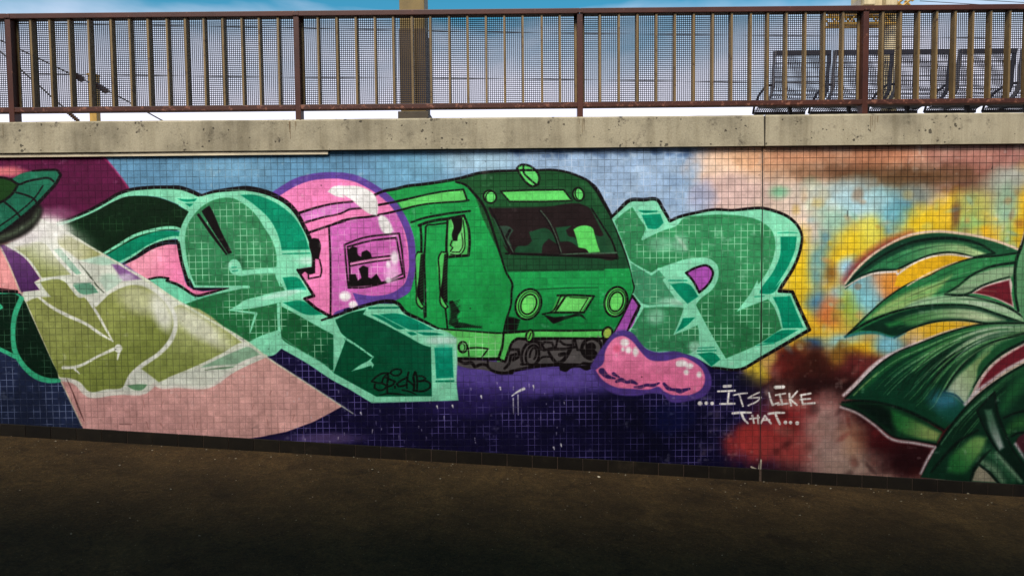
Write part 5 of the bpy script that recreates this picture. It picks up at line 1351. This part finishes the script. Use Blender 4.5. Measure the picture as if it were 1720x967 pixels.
for (c, r) in one:
    o = bpy.data.objects.new('tile', tile_me)
    o.location = ((c[0] + c[1]) / 2, random.gauss(0, 0.00025), (r[0] + r[1]) / 2 - G0)
    o.rotation_euler = (random.gauss(0, 0.004), 0, random.gauss(0, 0.004))
    link(o, wall)
fld = MB()
for (c, r) in rest:
    fld.add(*tile_geo(c[0], c[1], r[0], r[1], random.gauss(0, 0.00025), (random.gauss(0, 0.004), random.gauss(0, 0.004))))
me = bpy.data.meshes.new('tile_field')
me.from_pydata([(p[0], p[1], p[2] - G0) for p in fld.v], [], fld.f)
me.materials.append(M_TILE)
tf = link(bpy.data.objects.new('tile_field', me), wall)
tf['kind'] = 'stuff'
# expansion joint: slim sealed strip standing between the two halves
MB().box(XJ - 0.0098, XJ - 0.0042, 0.0004, 0.02, gz(XJ) + 0.09, TOPZ - 0.001).build('joint_edge', M_TILE, wall)
MB().box(XJ + 0.0046, XJ + 0.0098, 0.0004, 0.02, gz(XJ) + 0.09, TOPZ - 0.001).build('joint_edge', M_TILE, wall)
MB().box(XJ - 0.0045, XJ + 0.005, 0.0008, 0.02, gz(XJ) + 0.09, TOPZ - 0.001).build('joint_seal', M_DARKSEAL, wall)
# skirting tiles follow the slope
SKW = 0.197
xs0 = XJ - 0.006
for side in (-1, 1):
    x = XJ + side * 0.008
    while (x > WX0 + SKW if side < 0 else x < WX1 - SKW):
        a, b = (x - SKW + 0.0018, x - 0.0018) if side < 0 else (x + 0.0018, x + SKW - 0.0018)
        pr = random.gauss(0, 0.0006)
        m = MB().add([(a, -0.014 + pr, gz(a) - 0.03), (b, -0.014 + pr, gz(b) - 0.03), (b, -0.014 + pr, zg(b)), (a, -0.014 + pr, zg(a)),
                      (a, 0.002, gz(a) - 0.03), (b, 0.002, gz(b) - 0.03), (b, 0.002, zg(b) + 0.001), (a, 0.002, zg(a) + 0.001)],
                     [(0, 1, 2, 3), (5, 4, 7, 6), (4, 0, 3, 7), (1, 5, 6, 2), (3, 2, 6, 7), (4, 5, 1, 0)])
        m.build('skirting_tile', M_SKIRT, wall, bevel=0.0025)
        x += side * SKW
MB().add([(WX0, -0.009, gz(WX0) - 0.05), (WX1, -0.009, gz(WX1) - 0.05), (WX1, -0.009, zg(WX1) - 0.002), (WX0, -0.009, zg(WX0) - 0.002),
          (WX0, 0.0015, gz(WX0) - 0.05), (WX1, 0.0015, gz(WX1) - 0.05), (WX1, 0.0015, zg(WX1) - 0.002), (WX0, 0.0015, zg(WX0) - 0.002)],
         [(0, 1, 2, 3), (5, 4, 7, 6), (4, 0, 3, 7), (1, 5, 6, 2), (3, 2, 6, 7), (4, 5, 1, 0)]).build('skirting_mortar', M_SEAL, wall)
# coping in two lengths with an uneven crack between
def coping(x0, x1, rag0, rag1):
    n = 60
    m = MB()
    ring_ = [(-0.036, TOPZ + 0.004), (-0.036, COPZ - 0.012), (-0.026, COPZ), (0.44, COPZ), (0.44, TOPZ + 0.004)]
    v, f = [], []
    for i in range(n + 1):
        t = i / n
        x = x0 + (x1 - x0) * t
        for k, (y, z) in enumerate(ring_):
            xx = x
            if i == 0 and rag0:
                xx += random.uniform(-0.002, 0.007)
            if i == n and rag1:
                xx -= random.uniform(-0.002, 0.007)
            w = 0.0016 * math.sin(x * 2.1 + k) + random.gauss(0, 0.0006)
            v.append((xx, y + (w if y < 0 else 0), z + (w if 0 < k < 3 else 0)))
    for i in range(n):
        for k in range(5):
            f.append((i * 5 + k, (i + 1) * 5 + k, (i + 1) * 5 + (k + 1) % 5, i * 5 + (k + 1) % 5))
    f += [tuple(range(5)), tuple(range(n * 5 + 4, n * 5 - 1, -1))]
    m.add(v, f)
    return m.build('coping', M_COPING, wall)
coping(WX0, XJ - 0.002, False, True)
coping(XJ + 0.006, WX1, True, False)
MB().box(XJ - 0.004, XJ + 0.005, -0.024, 0.4, TOPZ + 0.006, COPZ - 0.01).build('joint_filler', M_DARKSEAL, wall)
XT = float(at(552, 258)[0])
MB().box(WX0, XT, -0.022, 0.003, TOPZ - 0.027, TOPZ + 0.002).build('trim_strip', M_TRIM, wall, bevel=0.002)

# ------------------------------------------------------------------ railing on the coping
RY = 0.10
zt = float((at(0, 21.7, RY)[2] + at(1720, 9.0, RY)[2]) / 2)
zt0 = zt - 0.040
zb1 = float((at(0, 181, RY)[2] + at(1720, 164.5, RY)[2]) / 2)
zb0 = zb1 - 0.036
rail = empty('railing', (0, RY, COPZ), 'rust red steel railing with brown bars and wire mesh panels on the coping', 'railing')
posts = [float(at(p, 110, RY)[0]) for p in (16, 499, 974.5, 1454)]
posts = [posts[0] - (posts[1] - posts[0])] + posts + [posts[3] + (posts[3] - posts[2])]
PW = 0.042
for i, x in enumerate(posts):
    MB().box(x - PW / 2, x + PW / 2, RY - 0.002, RY + 0.08, COPZ - 0.004, zt0 - 0.0005).build('post', M_RAIL, rail, bevel=0.002)
barpx = [50, 82, 114, 147, 185, 216, 247, 279, 310, 341, 373, 405, 434, 466, 533, 565, 597, 629, 660, 691.5, 722.5, 754, 785, 816, 847, 878, 910, 940.5,
         1008, 1040, 1071, 1103, 1134.5, 1166, 1198, 1230, 1262, 1290.5, 1322, 1354, 1385.5, 1417, 1484, 1514, 1545, 1575, 1606, 1636, 1666, 1698]
barx = [float(at(p, 40, RY)[0]) for p in barpx]
barx += [posts[0] + (posts[1] - posts[0]) * k / 15 for k in range(1, 15)]
st_ = barx[49] - barx[48]
barx += [barx[49] + 0.144 * k for k in range(1, 7)]
for x in barx:
    MB().box(x - 0.008, x + 0.008, RY + 0.004, RY + 0.062, zb1 - 0.003, zt0 + 0.003).build('bar', M_BAR, rail, bevel=0.0015)
YM = RY + 0.066
for i in range(len(posts) - 1):
    a, b = posts[i], posts[i + 1]
    MB().box(a + (0.004 if i else -0.05), b - 0.004 if i < len(posts) - 2 else b + 0.05, RY - 0.008, RY + 0.074, zt0, zt).build('top_rail', M_RAIL, rail, bevel=0.004)
    MB().box(a + PW / 2, b - PW / 2, RY, RY + 0.074, zb0, zb1).build('bottom_rail', M_RUST, rail, bevel=0.003)
    m = MB()
    x0, x1 = a + PW / 2 + 0.004, b - PW / 2 - 0.004
    p, w = 0.0152, 0.0052
    n = int((x1 - x0) / p)
    for k in range(n + 1):
        x = x0 + (x1 - x0) * k / n
        m.box(x - w / 2, x + w / 2, YM, YM + 0.0026, zb1 - 0.004, zt0 + 0.004)
    n = int((zt0 - zb1) / p)
    for k in range(1, n):
        z = zb1 + (zt0 - zb1) * k / n
        m.box(x0, x1, YM + 0.0028, YM + 0.0054, z - w / 2, z + w / 2)
    mp = m.build('mesh_panel', M_MESH, rail)
    mp['kind'] = 'stuff'
    for x in (x0 + 0.004, x1 - 0.004):
        MB().box(x - 0.009, x + 0.009, YM - 0.007, YM - 0.001, zb1 - 0.002, zt0 + 0.002).build('panel_strip', M_BAR, rail)
# rust runs on the coping below the posts
for x in posts:
    m = MB()
    for k in range(4):
        xx = x + random.uniform(-0.03, 0.03)
        L, w_ = random.uniform(0.03, 0.13), random.uniform(0.0015, 0.004)
        m.add([(xx - w_, -0.0385, COPZ - 0.016), (xx + w_, -0.0385, COPZ - 0.016), (xx + w_ * 0.3, -0.0385, COPZ - 0.016 - L), (xx - w_ * 0.3, -0.0385, COPZ - 0.016 - L),
               (xx - w_, -0.034, COPZ - 0.016), (xx + w_, -0.034, COPZ - 0.016), (xx + w_ * 0.3, -0.034, COPZ - 0.016 - L), (xx - w_ * 0.3, -0.034, COPZ - 0.016 - L)],
              [(0, 1, 2, 3), (5, 4, 7, 6), (4, 0, 3, 7), (1, 5, 6, 2), (3, 2, 6, 7), (4, 5, 1, 0)])
    m.build('rust_run', M_RUNS, wall)
# welded seams over the two middle posts
for x in posts[1:-1]:
    MB().box(x - 0.024, x + 0.024, RY - 0.0105, RY - 0.006, zt0 + 0.006, zt - 0.004).build('rail_sleeve', M_RUST, rail, bevel=0.001)

# ------------------------------------------------------------------ platform column behind the railing
CYF = 1.2
c0, c1 = at(672, 100, CYF), at(714, 100, CYF)
cw = float(c1[0] - c0[0])
col = empty('platform_column', (float(c0[0] + cw / 2), CYF, PLAT), 'square ochre steel column rising behind the railing', 'column')
zped = float(at(695, 187, CYF - 0.04)[2])
MB().box(c0[0], c1[0], CYF, CYF + 0.30, zped - 0.01, 5.2).build('shaft', M_COLUMN, col, bevel=0.006)
MB().box(c0[0] - 0.022, c1[0] + 0.03, CYF - 0.05, CYF + 0.36, PLAT, zped).build('pedestal', M_PEDESTAL, col, bevel=0.006)
zc = float(at(695, 49, CYF)[2])
MB().box(c0[0] - 0.006, c1[0] + 0.006, CYF - 0.006, CYF + 0.306, zped + 0.02, zc).build('sleeve', M_SLEEVE, col, bevel=0.003)

# ------------------------------------------------------------------ bench of wire seats on the platform
BY = 0.75
bench = empty('platform_bench', (float(at(1500, 180, BY)[0]), BY, PLAT), 'row of dark wire mesh seats on the platform behind the railing', 'bench')
sx = [(1299, 1391), (1400, 1496), (1506, 1594), (1609, 1700), (1714, 1802)]
zk0 = [float(at(1345, 89, BY)[2]), float(at(1650, 85, BY)[2])]
ZT = sum(zk0) / 2
ZS = float(at(1500, 178, BY + 0.3)[2])
prof = [(BY - 0.03, ZT), (BY, ZT - 0.16), (BY + 0.03, ZT - 0.34), (BY + 0.09, ZS + 0.015), (BY + 0.22, ZS - 0.008), (BY + 0.42, ZS + 0.01), (BY + 0.48, ZS - 0.02)]
def sample(prof, n):
    q_ = curve(np.array(prof), False, n=6)
    d = np.r_[0, np.cumsum(np.hypot(*np.diff(q_, axis=0).T))]
    t = np.linspace(0, d[-1], n)
    return np.stack([np.interp(t, d, q_[:, 0]), np.interp(t, d, q_[:, 1])], 1)
PR = sample(prof, 44)
for (pa, pb) in sx:
    xa, xb = float(at(pa, 130, BY)[0]), float(at(pb, 130, BY)[0])
    m = MB()
    n = 26
    for k in range(n + 1):
        x = xa + (xb - xa) * k / n
        m.tube([(x, y, z) for y, z in PR[::3]], 0.0026, 4)
    for k in range(1, 44, 2):
        m.box(xa, xb, PR[k][0] - 0.002, PR[k][0] + 0.002, PR[k][1] - 0.0026, PR[k][1] + 0.0026)
    s_ = m.build('seat_mesh', M_BENCH, bench)
    s_['kind'] = 'stuff'
    MB().box(xa - 0.006, xb + 0.006, BY - 0.045, BY - 0.018, ZT - 0.034, ZT + 0.003).build('top_bar', M_BENCH, bench, bevel=0.004)
    for x in (xa, xb):
        out = [(y - 0.022, z) for y, z in PR[:30:3]] + [(y + 0.03, z + 0.012) for y, z in PR[27::-3]]
        MB().prism(out, 'x', x - 0.004, x + 0.004).build('side_flange', M_FLANGE if x == xa else M_BENCH, bench)
    m = MB()
    n = 24
    for k in range(n):
        x = xa + (xb - xa) * (k + 0.5) / n
        m.tube([(x, y, z - 0.006) for y, z in PR[22::3]], 0.0052, 5)
    m.box(xa, xb, BY + 0.455, BY + 0.485, ZS - 0.036, ZS - 0.012)
    sp_ = m.build('seat_pan', M_BENCH, bench)
    for x in ((xa + xb) / 2,):
        MB().box(x - 0.012, x + 0.012, BY + 0.21, BY + 0.25, ZS - 0.191, ZS - 0.008).build('bracket', M_BENCH, bench)
    arm = [(xa - 0.014, BY + 0.02, ZT - 0.27), (xa - 0.014, BY + 0.14, ZT - 0.255), (xa - 0.014, BY + 0.30, ZT - 0.29), (xa - 0.014, BY + 0.42, ZT - 0.36), (xa - 0.014, BY + 0.46, ZS - 0.03)]
    MB().tube([(p[0], p[1], p[2]) for p in arm], 0.011, 8).build('armrest', M_BENCH, bench, smooth=True)
xa, xb = float(at(sx[0][0], 130, BY)[0]), float(at(sx[-1][1], 130, BY)[0])
MB().box(xa - 0.05, xb + 0.05, BY + 0.2, BY + 0.26, ZS - 0.25, ZS - 0.19).build('support_beam', M_BENCH, bench, bevel=0.004)
for x in (xa + 0.3, xb - 0.5):
    MB().box(x - 0.03, x + 0.03, BY + 0.2, BY + 0.26, PLAT, ZS - 0.249).build('leg', M_BENCH, bench)
    MB().box(x - 0.04, x + 0.04, BY + 0.02, BY + 0.46, PLAT, PLAT + 0.02).build('foot', M_BENCH, bench)

# ------------------------------------------------------------------ masts and wires over the tracks
MY = 11.0
a, b = at(1489, 100, MY), at(1512, 100, MY)
mx, mw = float((a[0] + b[0]) / 2), float(b[0] - a[0])
mast = empty('catenary_mast', (mx, MY, PLAT), 'pale concrete mast with a yellow lattice arm beyond the bench', 'mast')
z0m, z1m = PLAT, float(at(1500, -60, MY)[2])
zh = float(at(1500, 14, MY)[2])
MB().tube([(mx, MY + mw / 2, z0m), (mx, MY + mw / 2, z1m)], [mw * 0.56, mw * 0.46], 10).build('pole', M_MAST, mast, smooth=True)
for (p0, p1, dy) in ((1443, 1461, 0.0), (1462, 1480, 0.18), (1481, 1500, 0.05)):
    xa, xb = float(at(p0, 5, MY)[0]), float(at(p1, 5, MY)[0])
    MB().box(xa, xb, MY - 0.25 + dy, MY + 0.4, zh, zh + 1.3).build('equipment_box', M_MAST, mast, bevel=0.02)
xa, xb = float(at(1424, 5, MY)[0]), float(at(1442.5, 5, MY)[0])
MB().prism([(xa, zh), (xb, zh), (xb, zh + 0.20)], 'y', MY - 0.1, MY + 0.3).build('gusset', M_PLATFORM, mast)
ua, ub = float(at(1388, 30, MY)[0]), float(at(1482, 30, MY)[0])
zu1, zu0 = float(at(1430, 26, MY)[2]), float(at(1430, 43, MY)[2])
m = MB()
for yy in (MY - 0.12, MY + 0.12):
    for zz in (zu0, zu1):
        m.box(ua, ub + 0.3, yy - 0.025, yy + 0.025, zz - 0.03, zz + 0.03)
    k, x = 0, ua
    while x < ub:
        m.tube([(x, yy, zu0 if k % 2 else zu1), (x + 0.16, yy, zu1 if k % 2 else zu0)], 0.02, 4)
        x += 0.16
        k += 1
m.build('lattice_arm', M_YELLOW, mast)
m = MB()
for k, (p0, q0, p1, q1) in enumerate(((1502, 11, 1532, -14), (1512, 14, 1536, -6), (1520, 2, 1528, 10), (1506, 4, 1516, 12), (1526, -8, 1534, 2), (1500, 12, 1508, -14))):
    A, B = at(p0, q0, MY - 0.1), at(p1, q1, MY - 0.1)
    m.tube([tuple(A), tuple(B)], 0.032, 5)
m.build('brace_frame', M_YELLOW, mast)

YY = 13.0
a, b = at(149, 165, YY), at(161, 165, YY)
mx, mw = float((a[0] + b[0]) / 2), float(b[0] - a[0])
zt_ = float(at(154, 127, YY)[2])
pole = empty('anchor_pole', (mx, YY, PLAT), 'short yellow pole behind the left railing bay', 'pole')
MB().box(mx - mw / 2, mx + mw / 2, YY, YY + mw, PLAT, zt_).build('shaft', M_YELLOW, pole, bevel=0.01)
MB().box(mx - mw * 0.62, mx + mw * 0.62, YY - 0.02, YY + mw + 0.02, zt_ - 0.001, zt_ + 0.05).build('cap', M_YELLOW, pole, bevel=0.01)

def wire(name, pix, Y, r, label, group, ins=()):
    pts = [at(x, y, Y) for x, y in pix]
    root = empty(name, tuple(map(float, pts[0])), label, 'wire', group)
    cv = curve(np.array(pts)[:, [0, 2]], False, n=6, corner=100)
    MB().tube([(float(p[0]), Y, float(p[1])) for p in cv], r, 5).build('cable', M_WIRE, root)
    for (x, y, x2, y2, R) in ins:
        A, B = Vector(at(x, y, Y)), Vector(at(x2, y2, Y))
        n = 13
        MB().tube([A.lerp(B, k / (n - 1)) for k in range(n)], [R * (0.45 if k % 2 == 0 else 1.0) * (0.7 if k in (0, n - 1) else 1) for k in range(n)], 8).build('insulator', M_INSUL, root)
    return root
wire('stay_wire', [(-130, -30), (0, 86), (70, 148), (138, 208), (200, 262)], 12.0, 0.020, 'dark stay wire slanting down to the coping left of the yellow pole', 'slanting wires', [(114, 188, 132, 204, 0.06)])
wire('stay_wire', [(-80, 30), (60, 96), (120, 125), (175, 150), (275, 204), (380, 262)], 12.2, 0.018, 'dark stay wire with two brown insulators crossing the yellow pole', 'slanting wires', [(122, 125, 140, 134, 0.085), (157, 141, 181, 154, 0.085)])
wire('overhead_wire', [(-200, 36), (430, 46), (860, 55), (1290, 60), (1500, 62), (1950, 70)], 14.0, 0.011, 'upper thin overhead wire running level behind the mesh', 'overhead wires')
wire('overhead_wire', [(-200, 122), (160, 126), (460, 130), (860, 133), (1290, 139), (1950, 150)], 14.2, 0.012, 'lower thin overhead wire running level behind the mesh', 'overhead wires')
for k, (x0, y0, x1, y1) in enumerate(((1545, 2, 1740, 14), (1540, -6, 1740, 6))):
    wire('span_wire', [(x0, y0), (x1, y1)], 11.2, 0.008, ['lower', 'upper'][k] + ' of two thin wires above the railing at far right', 'span wires')

# ------------------------------------------------------------------ small litter on the asphalt by the skirting
for (px_, py_, s, name, lab) in ((325, 750, 0.013, 'cigarette_butt', 'white cigarette end on the asphalt below the pink light beam'),
                               (718, 771, 0.012, 'paper_scrap', 'pale paper scrap against the skirting below the green wedge'),
                               (1006, 801, 0.013, 'paper_scrap', 'whitish paper scrap on the asphalt below the train')):
    d = ROT @ np.array([(px_ - 860.0) / F_PX, -(py_ - 483.5) / F_PX, -1.0])
    t = (G0 + GS * CAM[0] - CAM[2]) / (d[2] - GS * d[0])
    P = CAM + d * t
    m = MB()
    if name == 'cigarette_butt':
        m.tube([(P[0] - 0.014, P[1], P[2] + 0.005), (P[0], P[1] + 0.006, P[2] + 0.006), (P[0] + 0.014, P[1] + 0.014, P[2] + 0.005)], 0.0042, 8)
    else:
        n = 7
        vv = [(P[0], P[1], P[2] + 0.008)] + [(P[0] + s * random.uniform(.7, 1.5) * math.cos(k * 2 * math.pi / n), P[1] + s * random.uniform(.7, 1.4) * math.sin(k * 2 * math.pi / n), P[2] + random.uniform(0.003, 0.008)) for k in range(n)]
        vv += [(p[0], p[1], p[2] - 0.002) for p in vv]
        m.add(vv, [(0, k + 1, (k + 1) % n + 1) for k in range(n)] + [(n + 1, n + 2 + (k + 1) % n, n + 2 + k) for k in range(n)] + [(k + 1, n + 2 + k, n + 2 + (k + 1) % n, (k + 1) % n + 1) for k in range(n)])
    o = m.build(name, M_TRIM)
    o['label'], o['category'] = lab, 'litter'

# grit and crumbs gathered along the foot of the wall
M_GRIT = painted_metal('pale_grit', srgb(150, 138, 116), srgb(96, 84, 66), 0.5, 0.9)
m = MB()
for k in range(420):
    x = random.uniform(WX0, WX1)
    y = -0.016 - abs(random.gauss(0, 0.05)) - (random.random() ** 3) * 1.6
    r = random.choice((0.0015, 0.002, 0.003, 0.0045)) * random.uniform(.7, 1.4)
    vv = []
    for (a_, b_, c_) in ((1, 0, 0), (0, 1, 0), (-1, 0, 0), (0, -1, 0), (0, 0, 1), (0, 0, -1)):
        q_ = r * random.uniform(.6, 1.4)
        vv.append((x + a_ * q_ * 1.5, y + b_ * q_, gz(x) + 0.002 + c_ * q_ * 0.8 + r * 0.5))
    m.add(vv, [(0, 1, 4), (1, 2, 4), (2, 3, 4), (3, 0, 4), (1, 0, 5), (2, 1, 5), (3, 2, 5), (0, 3, 5)])
gr = m.build('grit', M_GRIT)
gr['kind'] = 'stuff'
gr['label'], gr['category'] = 'scattered pale grit on the asphalt along the skirting', 'grit'
